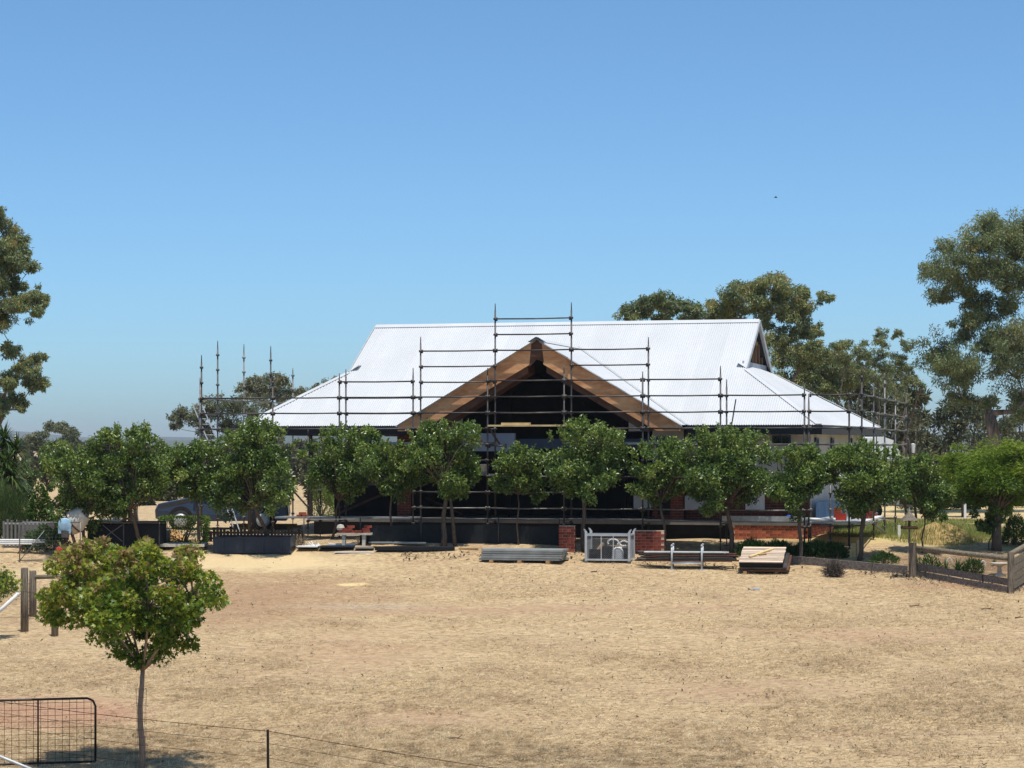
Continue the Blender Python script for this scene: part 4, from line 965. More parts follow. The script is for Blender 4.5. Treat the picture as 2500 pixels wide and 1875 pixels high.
shrub_px(14, 118, 1192, 1322, lambda w, h: dome(w, w, h), 9000, (0.20, 0.016), 'feathery fine-leaved shrub at the left edge', 72, 'fine', updir=0.9)
shrub_px(115, 120, 1288, 1345, lambda w, h: dome(w, w*0.7, h), 2600, (0.08, 0.04), 'low dark hedge behind the small mesh gate', 73, 'conifer', tone=0.2)
shrub_px(450, 112, 1262, 1322, lambda w, h: boxy(w, 1.0, h), 5200, (0.06, 0.035), 'clipped yellow-topped box hedge in front of the car', 74, 'conifer', tone=0.72)
shrub_px(785, 66, 1142, 1262, lambda w, h: dome(w, w, h), 3600, (0.08, 0.035), 'bright rounded conifer seen through the open left bay', 75, 'conifer', tone=0.8, Y=92)
for i, (px, w_, top, bot, lb, tn) in enumerate(((1838, 80, 1322, 1356, 'low dark plant under the lit brick base, leftmost of the row', 0.0), (1900, 84, 1324, 1360, 'low dark plant under the lit brick base, second of the row', 0.02), (2000, 46, 1326, 1352, 'pale round little bush under the right platform', 0.7), (2035, 74, 1330, 1362, 'low dark plant under the right platform beside the straight trunk', 0.0), (1962, 60, 1330, 1358, 'low dark plant at the foot of the corner scaffold uprights', 0.0))):
    shrub_px(px, w_, top, bot, lambda w, h: dome(w, w*0.7, h), 1500, (0.12, 0.035), lb, 190+i, 'conifer', tone=tn, group='low plants along the right base of the house', updir=0.6)
for i, (px, w_, top, bot, lb) in enumerate(((2270, 60, 1362, 1396, 'low grey-green bush just inside the rail fence'), (2375, 50, 1366, 1400, 'low bush between the green clump and the birdbath'), (2160, 70, 1352, 1376, 'low dark ground cover right of the straight trunk'))):
    shrub_px(px, w_, top, bot, lambda w, h: dome(w, w*0.8, h, 0.3), 700, (0.10, 0.03), lb, 210+i, 'conifer', tone=0.2, group='low bushes in the right garden', updir=0.5)
# feathery trees of the right garden
def feathery(cx, w, top, bot, bx, by, label, seed, n=15000, tr=0.09, tone=0.5, leaf=(0.16, 0.03)):
    p = ong(bx, by); k = ppm(p.y); rng = np.random.default_rng(seed); t = thing('feathery_tree', label, 'tree', p, 0, 'bright feathery trees in the right garden')
    W, Hh, z0 = w/k, (bot-top)/k, (by-bot)/k; ox = (cx-bx)/k; b = MB()
    tp = [(ox*0.35*(i/4)**2, 0, -0.05+(z0*1.15+0.05)*i/4) for i in range(5)]; b.tube(tp, [tr*(1.3-0.5*i/4) for i in range(5)], 8)
    nC = 60; d = unit(rng.normal(size=(nC, 3))); C = d*(0.3+0.62*rng.random((nC, 1)))*np.array([W*0.46, W*0.42, Hh*0.44])+np.array([ox, 0, z0+Hh*0.52]); R = rng.uniform(0.10, 0.19, nC)*W
    for i in range(0, nC, 2): limb(b, bend(tp[-1], C[i], 0.2, rng, 5), tr*0.4, 0.006, 5)
    P, off, idx = crown_points(C, R, n//nC, rng, 0.5)
    D = unit(off)*np.array([1,1,0.3])+rng.normal(0, 0.35, P.shape)+np.array([0,0,-0.1])
    V, Fc = leaf_quads(P, D, rng.uniform(0.7, 1.3, len(P))*leaf[0], rng.uniform(0.7, 1.2, len(P))*leaf[1], 0.15, rng)
    b.build('trunk', M['bark'], t, True)
    link('crown', npmesh('crown', V, Fc, M['feather'], np.repeat(np.clip(rng.normal(tone, 0.2, len(P))+0.5*(P[:, 2]-z0-Hh*0.5)/Hh+rng.normal(0, 0.12, nC)[idx], 0, 1), 2)), t)
feathery(2440, 270, 1062, 1262, 2433, 1345, 'large bright feathery tree with a thick leaning trunk at the right edge', 81, tr=0.13, n=24000)
feathery(2345, 120, 1072, 1215, 2352, 1262, 'paler feathery tree behind the dirt mound', 82, tr=0.07, n=9000, tone=0.55)
feathery(2195, 130, 1092, 1240, 2215, 1268, 'yellow-green feathery tree at the end of the right scaffold', 83, tr=0.05, n=11000, tone=0.7)
shrub_px(2478, 60, 1255, 1330, lambda w, h: dome(w, w, h), 2600, (0.07, 0.035), 'dark rounded shrub beside the boarded fence end', 84, 'conifer', tone=0.2)
shrub_px(2300, 190, 1150, 1246, lambda w, h: dome(w, w*0.6, h), 6500, (0.14, 0.06), 'dark rounded bush mass behind the dirt mound', 85, 'conifer', tone=0.15, Y=103)
# scrubby bush behind: one far mass on each side
def bushmass(spec, label, seed, mt, leaf):
    rng = np.random.default_rng(seed); Ps, Ds, Ts = [], [], []
    b = MB()
    for px, py, r, Y in spec:
        k = ppm(Y); c = at(px, py, Y); R = r/k
        g = float(gz(c.x, c.y))
        b.tube([(c.x, c.y, g-0.2), (c.x+rng.normal(0,0.2), c.y, c.z)], [0.05*R+0.03, 0.02*R], 5)
        m = 12; d = unit(rng.normal(size=(m, 3))); C = np.array(c)+d*R*0.55*np.array([1.1,1,0.8]); lowr = rng.random(m) < 0.5; C[lowr, 2] = g+(C[lowr, 2]-g)*rng.uniform(0.15, 0.7, lowr.sum())
        P, off, idx = crown_points(C, np.full(m, R*0.48), 55, rng, 0.7)
        ok = P[:, 2] > g+0.05; P = P[ok]; off = off[ok]; idx = idx[ok]
        Ps.append(P); Ds.append(unit(off)+rng.normal(0, 0.5, P.shape)); Ts.append(np.clip(rng.normal(0.45, 0.2, len(P))+rng.normal(0, 0.2, m)[idx], 0, 1))
    P = np.concatenate(Ps); s = (P[:, 1]/100.0)
    V, Fc = leaf_quads(P, np.concatenate(Ds), rng.uniform(0.7, 1.3, len(P))*leaf[0]*s, rng.uniform(0.7, 1.2, len(P))*leaf[1]*s, 0.2, rng)
    n0 = len(V); tn = np.concatenate(Ts)
    me = npmesh('bushland', V, Fc, M[mt], np.repeat(tn, 2)); o = tag(link('bushland', me), label, 'bushland', kind='stuff')
    b.build('stems', M['gumbark'], o, True)
rg = np.random.default_rng(3)
sp = [(x+rg.uniform(-12,12), rg.uniform(1150,1225), rg.uniform(28,40), rg.uniform(106,118)) for x in range(2130, 2560, 16)]+[(x+rg.uniform(-12,12), rg.uniform(1075,1200), rg.uniform(26,44), rg.uniform(120,150)) for x in range(1990, 2560, 17)] + [(x+rg.uniform(-12,12), rg.uniform(985,1080), rg.uniform(26,44), rg.uniform(128,160)) for x in range(2010, 2560, 15)]+[(x+rg.uniform(-12,12), rg.uniform(900,1000), rg.uniform(22,36), rg.uniform(128,150)) for x in range(2000, 2250, 13)]
bushmass(sp, 'scrubby olive bushland behind the right garden', 90, 'bush', (0.24, 0.09))
sp = [(x+rg.uniform(-14,14), rg.uniform(1088,1112), rg.uniform(9,20), rg.uniform(230,340)) for x in list(range(60, 1080, 15))] + [(x+rg.uniform(-14,14), rg.uniform(1100,1135), rg.uniform(12,22), rg.uniform(170,220)) for x in list(range(150, 1060, 26))]
sp += [(x+rg.uniform(-14,14), rg.uniform(1125,1175), rg.uniform(20,34), rg.uniform(125,150)) for x in list(range(185, 700, 18))+list(range(830, 1010, 18))]+[(x+rg.uniform(-8,8), rg.uniform(1150,1195), rg.uniform(16,26), rg.uniform(108,120)) for x in list(range(170, 420, 20))+list(range(560, 700, 20))+list(range(760, 880, 22))]
bushmass(sp, 'low line of far bushland along the left horizon', 91, 'bush', (0.26, 0.11))

# ---- yucca, strappy garden plants, dead shrub
def rosette(base, heads, n, ln, wd, label, seed, name, cat='plant', trunk=True, mt='strap', tone=0.5, droop=0.9, group=None):
    rng = np.random.default_rng(seed); t = thing(name, label, cat, base, 0, group); Vs, Fs, Ts = [], [], []; o = 0; b = MB()
    for hx, hy, hz_ in heads:
        if trunk: b.tube([(hx*0.3, hy*0.3, -0.05), (hx*0.8, hy*0.8, hz_*0.6), (hx, hy, hz_)], [0.10, 0.08, 0.06], 7)
        for i in range(n):
            a = rng.uniform(0, 2*math.pi); el = rng.uniform(-0.5, 1.4) if trunk else rng.uniform(0.5, 1.45); l = ln*rng.uniform(0.7, 1.2); tn = rng.uniform(0, 1)
            d = np.array([math.cos(a)*math.cos(el), math.sin(a)*math.cos(el), math.sin(el)]); s = np.array([-math.sin(a), math.cos(a), 0])*wd/2
            pts = []
            for j, (f, q) in enumerate(((0, 0.6), (0.35, 1.0), (0.7, 0.7), (1.0, 0.05))):
                c = np.array([hx, hy, hz_])+d*l*f; c[2] -= droop*l*f*f*0.45*math.cos(el)**0.5 if math.cos(el) > 0 else 0
                pts += [c-s*q, c+s*q]
            Vs += pts; Fs += [(o+2*j, o+2*j+1, o+2*j+3, o+2*j+2) for j in range(3)]; Ts += [np.clip(rng.normal(tone, 0.22), 0, 1)]*3; o += 8
    if trunk: b.build('trunk', M['bark'], t, True)
    link('leaves', npmesh('leaves', np.array(Vs), np.array(Fs), M[mt], np.array(Ts)), t)
    return t
p = gnd((8-CX)/F*73.5, 73.5); k = ppm(73.5)
rosette(p, [(-0.25,0.1,2.75),(0.12,-0.1,2.3),(0.36,0.25,2.75),(-0.05,0.35,3.1),(-0.5,-0.2,2.1),(0.3,-0.2,1.9),(-0.2,-0.2,1.7)], 150, 0.75, 0.06, 'spiky yucca with long drooping leaves at the left edge', 131, 'yucca', 'plant')
for i, (px, py, ln, n, lb) in enumerate(((2310,1392,0.36,22,'strappy plant with a pale striped leaf behind the fence rail'), (2340,1398,0.50,60,'leafy green clump in the middle of the fenced bed'), (2238,1380,0.36,20,'dark strappy plant beside the tall fence post'), (2395,1385,0.30,16,'small strappy plant left of the birdbath'), (2428,1382,0.30,14,'upright pale strappy plant behind the birdbath'))):
    rosette(ong(px, py), [(0,0,0.03)], n, ln, 0.035, lb, 140+i, 'garden_plant', trunk=False, group='strappy plants in the fenced bed', tone=0.6)
def twiggy(base, w, h, n, label, seed, name='dead_shrub', cat='shrub', mt='dead', tone=0.4, group=None):
    rng = np.random.default_rng(seed); t = thing(name, label, cat, base, 0, group); Vs = []; Ts = []
    for i in range(n):
        a = rng.uniform(0, 2*math.pi); el = rng.uniform(0.15, 1.5); d = np.array([math.cos(a)*math.cos(el)*w, math.sin(a)*math.cos(el)*w, math.sin(el)*h])*rng.uniform(0.5, 1.0)
        p0 = np.array([rng.normal(0, 0.05*w), rng.normal(0, 0.05*w), 0.02])
        for j in range(5):
            s = d*rng.uniform(0.15, 0.8); e = s+(d*0.4+rng.normal(0, 0.25*w, 3))*rng.uniform(0.3, 0.8); e[2] = max(e[2], 0.0)
            sd = unit(rng.normal(size=3))*0.011; Vs += [p0+s-sd, p0+s+sd, p0+e]; Ts.append(np.clip(rng.normal(tone, 0.25), 0, 1))
    b = MB()
    for i in range(8):
        a = i*0.8; b.tube([(0,0,-0.03),(math.cos(a)*w*0.3,math.sin(a)*w*0.3,h*0.5),(math.cos(a)*w*0.5,math.sin(a)*w*0.5,h*0.8)], [0.018,0.01,0.004], 5)
    b.build('stem', M['bark'], t, True)
    link('twigs', npmesh('twigs', np.array(Vs), np.arange(len(Vs)).reshape(-1, 3), M[mt], np.array(Ts)), t)
twiggy(ong(2036, 1408), 0.5, 0.55, 420, 'grey dead shrub on the paddock edge by the sleeper wall', 150)
twiggy(ong(733, 1338), 0.36, 0.45, 120, 'dry tussock behind the white sheet offcut', 151, 'dry_tussock', 'grass', 'straw', 0.35)

# ------------------------------------------------------------------ things on the site
def rot_tube(a, b, r, n=8): return MB().tube([a, b], r, n)
# ---- wire crate (stillage) and what lies in it
RZ = -0.24
p = ong(1428, 1372); q = ong(1523, 1379); p.z = min(p.z, q.z)
W_, D_, H_ = 1.34, 0.95, 0.84
c = thing('wire_crate', 'galvanised wire-mesh crate with lifting corners standing on the paddock edge', 'crate', p, -0.20)
for x in (0.03, W_-0.03):
    for y in (0.03, D_-0.03):
        MB().box(x-0.035, x+0.035, y-0.035, y+0.035, 0.09, 0.09+H_).build('corner_post', M['zinc'], c)
        MB().box(x-0.05, x+0.05, y-0.05, y+0.05, -0.02, 0.09).build('foot', M['steel'], c)
        s = 1 if x > 0.5 else -1
        MB().prism([(x-0.035, y-0.035, 0.09+H_), (x+0.035, y-0.035, 0.09+H_), (x+s*0.075, y-0.035, 0.19+H_), (x+s*0.02, y-0.035, 0.17+H_)], (0, 0.07, 0)).build('lifting_corner', M['zinc'], c)
for z in (0.13, 0.85):
    for y in (0.03, D_-0.03): MB().box(0.065, W_-0.065, y-0.022, y+0.022, z-0.025, z+0.025).build('rail', M['zinc'], c)
    for x in (0.03, W_-0.03): MB().box(x-0.022, x+0.022, 0.065, D_-0.065, z-0.025, z+0.025).build('rail', M['zinc'], c)
for x in (0.48, 0.84):
    MB().box(x-0.014, x+0.014, 0.018, 0.040, 0.155, 0.825).build('upright', M['zinc'], c)
for y in (0.5,): MB().box(W_-0.045, W_-0.018, y-0.014, y+0.014, 0.155, 0.825).build('upright', M['zinc'], c)
MB().box(0.06, W_-0.06, 0.06, D_-0.06, 0.10, 0.12).build('base_sheet', M['zinc'], c)
def meshpanel(par, a, b, z0, z1, step, r, m='wire', name='mesh_panel', diag=True):
    a = Vector(a); b = Vector(b); L_ = (b-a).length; d = (b-a)/L_; mb = MB(); hh = z1-z0
    def seg(t0, h0, t1, h1):
        mb.tube([a+d*t0+Vector((0,0,z0+h0)), a+d*t1+Vector((0,0,z0+h1))], r, 3, False)
    if diag:
        t = -hh
        while t < L_:
            t0, h0, t1, h1 = t, 0, t+hh, hh
            if t0 < 0: h0 = -t0; t0 = 0
            if t1 > L_: h1 = hh-(t1-L_); t1 = L_
            if h1 > h0: seg(t0, h0, t1, h1); seg(L_-t0, h0, L_-t1, h1)
            t += step
    else:
        for t in np.arange(step/2, L_, step): seg(t, 0, t, hh)
        for h in np.arange(step/2, hh, step): seg(0, h, L_, h)
    return mb.build(name, M[m], par)
for a, b in (((0.06,0.03,0),(W_-0.06,0.03,0)), ((0.06,D_-0.03,0),(W_-0.06,D_-0.03,0)), ((0.03,0.06,0),(0.03,D_-0.06,0)), ((W_-0.03,0.06,0),(W_-0.03,D_-0.06,0))):
    meshpanel(c, a, b, 0.15, 0.83, 0.055, 0.0035)
Mc = Matrix.Translation(p) @ Matrix.Rotation(-0.20, 4, 'Z')
def in_crate(name, mb, m_, label, cat, group=None):
    o = link(name, mb.mesh(name, M[m_]), None, p, -0.20); return tag(o, label, cat, group)
in_crate('timber_offcut', MB().bar((0.15,0.3,0.135),(0.45,0.55,0.60),0.12,0.05), 'timber', 'short timber offcut propped inside the wire crate', 'timber')
in_crate('shade_cloth_bundle', MB().box(0.09,0.46,0.2,0.85,0.124,0.42).box(0.47,0.86,0.32,0.86,0.124,0.50).box(0.87,1.25,0.2,0.85,0.124,0.46), 'shade', 'dark bundle heaped in the middle of the wire crate', 'bundle')
in_crate('pipe_loop', MB().tube([(0.78+0.16*math.cos(a), 0.38, 0.62+0.10*math.sin(a)) for a in np.linspace(-0.6, 3.7, 14)], 0.028, 6), 'white', 'white bent pipe on top of the crate load', 'pipe')
in_crate('pipe_loop', MB().tube([(1.10+0.12*math.cos(a), 0.35, 0.60+0.07*math.sin(a)) for a in np.linspace(0.4, 5.4, 14)], 0.025, 6), 'white', 'white hooked pipe at the right end of the crate load', 'pipe')
in_crate('white_rag', MB().lathe([(0.0,0.122),(0.2,0.125),(0.18,0.40),(0.09,0.50),(0.0,0.50)], 7, (0.95,0.25,0)), 'white', 'crumpled white rag low in the wire crate', 'rag')

# ---- pack of grey planks
p = ong(1172, 1372); a2 = ong(1352, 1383)
d = (a2-p); ang = math.atan2(d.y, d.x)*0.6; k = ppm(p.y); zb_ = p.z
PL = 2.42
for i, x in enumerate((0.35, 1.2, 2.05)):
    s = link('timber_bearer', MB().box(x-0.05, x+0.05, -0.1, 1.0, -0.05, 0.06).mesh('timber_bearer', M['timber']), None, (p.x, p.y, zb_), ang)
    tag(s, 'timber bearer under the grey plank pack', 'timber', 'bearers under the plank pack')
rng = random.Random(4)
for r in range(5):
    for j in range(4):
        dx = rng.uniform(-0.06, 0.06); w0 = 0.225; y0 = 0.0+j*0.235+rng.uniform(-0.006, 0.006); z0 = 0.06+r*0.066
        mb = MB().box(dx, PL+dx, y0, y0+w0, z0, z0+0.055)
        o = link('scaffold_plank', mb.mesh('scaffold_plank', M['alu']), None, (p.x, p.y, zb_), ang)
        tag(o, 'grey metal plank in the neat pack left of the wire crate', 'plank', 'grey planks stacked in the pack')
# ---- rack of scaffold tubes
p = ong(1640, 1390)
rk = thing('tube_rack', 'low galvanised U-frame rack holding scaffold tubes', 'rack', p, -0.12)
k = ppm(p.y); x1 = (1716-1643)/k
for x in (0.0, x1):
    for y in (0.0, 0.85):
        MB().tube([(x, y, 0.0), (x, y, 0.66)], 0.027, 8).lathe([(0.0,0.66),(0.035,0.661),(0.035,0.70),(0.0,0.72)], 8, (x,y,0)).build('post', M['zinc'], rk, True)
        MB().box(x-0.06, x+0.06, y-0.06, y+0.06, -0.03, 0.012).build('foot', M['zinc'], rk)
    MB().tube([(x, 0.0, 0.14), (x, 0.85, 0.14)], 0.024, 8).build('cross_bar', M['zinc'], rk, True)
for y in (0.0, 0.85): MB().tube([(0, y, 0.17), (x1, y, 0.17)], 0.024, 8).build('cross_bar', M['zinc'], rk, True)
rng = random.Random(9); n = 0
for r in range(6):
    for j in range(7 if r < 4 else 5):
        l = rng.choice((2.44, 2.44, 1.83, 2.2)) if r > 1 else 2.6; x0 = 0.45-l/2+rng.uniform(-0.25, 0.25); y = 0.10+j*0.105+rng.uniform(-0.006, 0.006)
        z = 0.219+0.0242+r*0.0495
        mt_ = 'zinc' if r == 5 and j < 2 else ('rust' if (r+j) % 3 == 0 else 'blackpipe' if (r+j) % 3 == 1 else 'steeldark')
        mb = MB().tube([(x0, y, z), (x0+l, y, z)], 0.024, 7)
        o = link('scaffold_tube', mb.mesh('scaffold_tube', M[mt_], False), None, p, -0.12)
        tag(o, 'weathered scaffold tube lying in the U-frame rack', 'tube', 'tubes stacked in the rack')
# ---- tilted stack of boarded forms
p = ong(1858, 1402)
bs = thing('form_stack', 'tilted stack of dark form panels with a boarded top', 'stack', p, 0)
tilt = math.radians(17); yaw = -0.20
Rm = Matrix.Rotation(yaw, 4, 'Z') @ Matrix.Rotation(tilt, 4, 'X')
Mt = Matrix.Translation((0.0, 0.0, 0.16)) @ Rm
hw_, dl = 0.62, 1.30
for i in range(9):
    y0 = i*dl/9
    MB().box(-hw_+random.uniform(-0.01,0.01), hw_+random.uniform(-0.01,0.01), y0+0.012, y0+dl/9-0.012, 0.17, 0.20).xf(Mt).build('slat', M['slat'], bs)
MB().box(-hw_, hw_, 0.0, dl, 0.06, 0.168).xf(Mt).build('form_panel', M['shade'], bs)
MB().box(-hw_+0.03, hw_+0.1, 0.0, dl-0.05, -0.02, 0.035).xf(Mt).build('form_panel', M['steeldark'], bs)
MB().box(-hw_+0.08, hw_+0.16, 0.02, dl, -0.10, -0.045).xf(Mt).build('form_panel', M['bargedark'], bs)
for x in (-0.45, 0.45):
    MB().box(x-0.05, x+0.05, 0.05, 0.15, -0.10, 0.08).build('bearer', M['timber'], bs); MB().box(x-0.05, x+0.05, 1.0, 1.12, -0.10, 0.40).build('bearer', M['timber'], bs)
o = link('timber_batten', MB().bar((-0.35, 0.35, 0.225), (0.25, 1.05, 0.225), 0.09, 0.045).xf(Mt).mesh('timber_batten', M['board']), None, p); tag(o, 'yellow timber batten lying across the tilted boarded stack', 'timber')
o = link('timber_block', MB().bar((-0.1, 0.55, 0.225), (0.1, 0.62, 0.225), 0.08, 0.044).xf(Mt).mesh('timber_block', M['timber']), None, p); tag(o, 'short wood block beside the yellow batten', 'timber')

# ---- brick piers and loose bricks
def pier(x0, x1, py, hh, label, seed, dep=0.3, m='brickred'):
    a = ong(x0, py); b_ = ong(x1, py); W = (x1-x0)/ppm(a.y); rng = random.Random(seed)
    t = thing('brick_pier', label, 'brickwork', a, -0.12)
    MB().box(0.012, W-0.012, 0.012, dep-0.012, -0.05, hh-0.02).build('mortar_core', M['mortar'], t)
    n = int(hh/0.086); me = MB().box(-0.115,0.115,-0.055,0.055,0,0.076).mesh('brick', M[m])
    for r in range(n):
        z = r*0.086; x = 0.115 if r % 2 == 0 else 0.0
        while x < W+0.02:
            xa, xb = max(0, x-0.115), min(W, x+0.115)
            if xb-xa > 0.04:
                o = link('brick', me, t, ((xa+xb)/2, 0.055, z)); o.scale.x = (xb-xa)/0.23
                o = link('brick', me, t, ((xa+xb)/2, dep-0.055, z)); o.scale.x = (xb-xa)/0.23
            x += 0.24
        for xx in (0.055, W-0.055):
            o = link('brick', me, t, (xx, dep/2, z), math.pi/2); o.scale.x = (dep-0.224)/0.23*1.0 if dep > 0.3 else 0.36
    return t
pier(1364, 1404, 1347, 0.80, 'short red brick pier left of the wire crate', 1, 0.36)
pier(1546, 1622, 1352, 0.72, 'low red brick wall stub right of the wire crate', 2, 0.34)
def stack_bricks(p, spots, label, group, rz0=0.0, m='brickred'):
    me = MB().box(-0.115,0.115,-0.055,0.055,0,0.076).mesh('brick', M[m])
    for x, y, z, rz in spots:
        tag(link('brick', me, None, (p[0]+x, p[1]+y, p[2]+z), rz+rz0), label, 'brick', group)
# concrete bench with bricks
p = ong(866, 1332); k = ppm(p.y)
be = thing('garden_bench', 'pale concrete garden bench loaded with bricks', 'bench', p, -0.05)
MB().box(-0.54, 0.54, -0.16, 0.16, 0.33, 0.39).build('seat', M['concrete'], be)
for x in (-0.33, 0.29):
    MB().box(x-0.05, x+0.05, -0.12, 0.12, -0.03, 0.33).build('leg', M['concrete'], be)
stack_bricks((p.x, p.y, p.z+0.39), [(-0.38,-0.06,0,0),(-0.14,-0.06,0,0.1),(0.06,-0.05,0,1.5),(0.17,-0.05,0,1.6),(0.36,-0.05,0,0.15),(-0.3,0.06,0,0),(0.3,0.07,0,0),(-0.26,-0.03,0.076,0.05),(-0.12,-0.02,0.076,1.5),(0.33,-0.02,0.076,0.3),(0.40,0.05,0.152,0.2),(-0.12,-0.02,0.152,0.2)],
             'loose red brick piled on the concrete bench', 'bricks on the concrete bench')
o = link('rubble_block', MB().lathe([(0.0,0.0),(0.11,0.01),(0.13,0.08),(0.09,0.17),(0.0,0.19)], 7).mesh('rubble_block', M['concrete']), None, (p.x-0.44, p.y+0.03, p.z+0.39+0.076)); o.location.z = p.z+0.39+0.077; tag(o, 'pale rough stone on the left end of the brick-loaded bench', 'stone')

# ---- sheet offcuts on the ground
def sheet(px0, py0, px1, py1, m_, label, th=0.02, name='sheet_offcut', lift=0.0, slope=0.0, group=None):
    a = ong(px0, py1); b_ = ong(px1, py1); c_ = ong(px0, py0); w0 = b_.x-a.x; dd = max(0.15, min(1.6, c_.y-a.y))
    mb = MB().prism([(0,0,lift),(w0,0,lift),(w0*0.98,dd,lift+slope),(w0*0.04,dd,lift+slope)], (0,0,th))
    zz = max(float(gz(a.x, a.y)), float(gz(b_.x, b_.y)), float(gz(a.x, a.y+dd)), float(gz(b_.x,b_.y+dd)))
    o = link(name, mb.mesh(name, M[m_]), None, (a.x, a.y, zz-0.01)); return tag(o, label, 'sheet', group)
sheet(724, 1331, 776, 1346, 'white', 'white fibre-cement offcut lying left of the black sheet', 0.03)
sheet(776, 1333, 864, 1346, 'shade', 'black plastic sheet offcut between white and grey sheets', 0.03)
sheet(800, 1330, 866, 1333, 'white', 'narrow white strip behind the black sheet', 0.05)
sheet(815, 1348, 912, 1351, 'white', 'long white strip in front of the black sheet', 0.02)
sheet(866, 1336, 912, 1346, 'slab', 'grey sheet right of the black plastic', 0.03)
sheet(900, 1324, 956, 1329, 'concrete', 'pale board lying left of the tree stem', 0.04)
sheet(962, 1324, 1022, 1330, 'concrete', 'pale board lying right of the tree stem', 0.04)
sheet(905, 1333, 1040, 1340, 'alu', 'long light metal sheet on the dark pile', 0.03, lift=0.10)
sheet(915, 1342, 1110, 1350, 'shade', 'long low dark sheet pile in front of the twin-trunked tree', 0.10)
sheet(1120, 1340, 1168, 1344, 'timber', 'short timber offcut left of the plank pack', 0.05)
sheet(358, 1330, 500, 1345, 'concrete', 'long pale concrete slab behind the maple', 0.08)
sheet(345, 1312, 408, 1330, 'slab', 'grey retaining board behind the maple', 0.30)
p = ong(769, 1340); rngn = np.random.default_rng(3)
mb = MB()
for i in range(9):
    a = rngn.uniform(0, 6.28); mb.prism([(0,0,0.03),(0.16*math.cos(a),0.16*math.sin(a),0.04),(0.20*math.cos(a+0.5),0.2*math.sin(a+0.5),0.03+rngn.uniform(0.05,0.28))], (0.01,0.01,0.01))
tag(link('crumpled_paper', mb.mesh('crumpled_paper', M['white']), None, p), 'crumpled white paper heap at the corner of the white offcut', 'paper')
p = ong(1843, 1441); mb = MB()
for i in range(7):
    a = rngn.uniform(0, 6.28); x = rngn.uniform(-0.12, 0.14); mb.prism([(x,0,0.0),(x+0.12*math.cos(a),0.1*math.sin(a),0.02),(x+0.10*math.cos(a+0.8),0.1*math.sin(a+0.8),rngn.uniform(0.04,0.09))], (0.005,0.005,0.008))
tag(link('plastic_litter', mb.mesh('plastic_litter', M['wrapblue']), None, p), 'scrap of pale blue plastic on the grass before the board stack', 'litter')
for i, (px, py, l, a, lb) in enumerate(((2237,1482,0.36,0.1,'dark stick lying on the grass left of the leaf clump'), (2412,1489,0.34,-0.2,'leafy fallen twig near the right edge'), (2488,1510,0.25,0.5,'curled bark piece at the right edge'), (2328,1670,0.3,1.0,'pale forked bone-like stick low on the right'), (1452,1378+20,0.25,-0.5,'thin dark twig in front of the wire crate'), (1478,1795,0.35,0.9,'long pale straw-coloured stick in the foreground'), (1110,1807,0.4,-0.3,'curved dark twig in the foreground grass'))):
    p = ong(px, py); d = Vector((math.cos(a), math.sin(a), 0))*l/2; mb = MB()
    mb.tube([-d+Vector((0,0,0.02)), Vector((0,0.02,0.035)), d+Vector((0,0,0.02))], [0.014,0.016,0.006], 6)
    mb.tube([d*0.2+Vector((0,0,0.03)), d*0.6+Vector((-d.y*0.4,d.x*0.4,0.09))], [0.010,0.003], 5)
    tag(link('stick', mb.mesh('stick', M['timber' if 'pale' in lb else 'rust'], True), None, p), lb, 'stick', 'fallen sticks on the paddock')

# ---- chain-mesh garden fence before the house
fp = [ong(742, 1330), ong(880, 1329), ong(1028, 1327), ong(1217, 1328), ong(1366, 1333)]
cf = thing('chain_mesh_fence', 'low dark chain-mesh fence along the front of the house', 'fence', fp[0])
for q in fp:
    w_ = q-fp[0]; MB().tube([(w_.x, w_.y, w_.z-0.05), (w_.x, w_.y, w_.z+0.82)], 0.022, 7).build('post', M['steeldark'], cf, True)
for a, b_ in zip(fp[:-1], fp[1:]):
    a, b_ = a-fp[0], b_-fp[0]; bl = Vector((b_.x, b_.y, a.z))
    meshpanel(cf, (a.x, a.y, a.z), (b_.x, b_.y, a.z), 0.04, 0.78, 0.075, 0.0018, 'darkwire')
    if a.length > 0.1: MB().prism([(a.x, a.y+0.03, a.z+0.02), (b_.x, b_.y+0.03, b_.z+0.02), (b_.x, b_.y+0.03, b_.z+0.60), (a.x*0.5+b_.x*0.5, a.y*0.5+b_.y*0.5+0.03, (a.z+b_.z)*0.5+0.56), (a.x, a.y+0.03, a.z+0.60)], (0,0.004,0)).build('shade_cloth', M['greencloth'], cf)
    MB().tube([(a.x, a.y, a.z+0.78), (b_.x, b_.y, b_.z+0.78)], 0.006, 5).build('top_wire', M['wire'], cf)

# ---- things on the scaffold
q = hw(u_of(1182, VO+0.4), VO+0.45); zb_ = lv(-4)+0.072
bk = thing('bucket', 'white plastic bucket on the scaffold plank right of the twin-trunked tree', 'bucket', (q.x, q.y, zb_))
MB().lathe([(0.0,0.0),(0.105,0.0),(0.135,0.27),(0.148,0.275),(0.148,0.30),(0.130,0.30),(0.10,0.03),(0.0,0.03)], 18).build('body', M['white'], bk, True)
MB().tube([(0.145*math.cos(a), -0.02-0.02*math.sin(a), 0.27-0.10*math.sin(a)) for a in np.linspace(0, math.pi, 10)], 0.005, 5).build('handle', M['wire'], bk, True)
q = hw(u_of(1160, VO+0.4), VO+0.35)
stack_bricks((q.x, q.y, lv(-2)+0.072), [(-0.1,0,0,-0.26),(0.12,0.0,0,-0.2),(0.0,0.0,0.076,-0.24)], 'loose brick on the upper scaffold plank left of the opening', 'bricks on the upper plank', m='brick')
q = hw((OU[4]+OU[5])/2-0.35, VO+0.15)
o = link('timber_board', MB().box(-0.45, 0.45, -0.1, 0.1, 0, 0.07).mesh('timber_board', M['board']), None, (q.x, q.y, lv(-1)+0.112), -TH); tag(o, 'short pine board lying on the deck below the gable', 'timber')
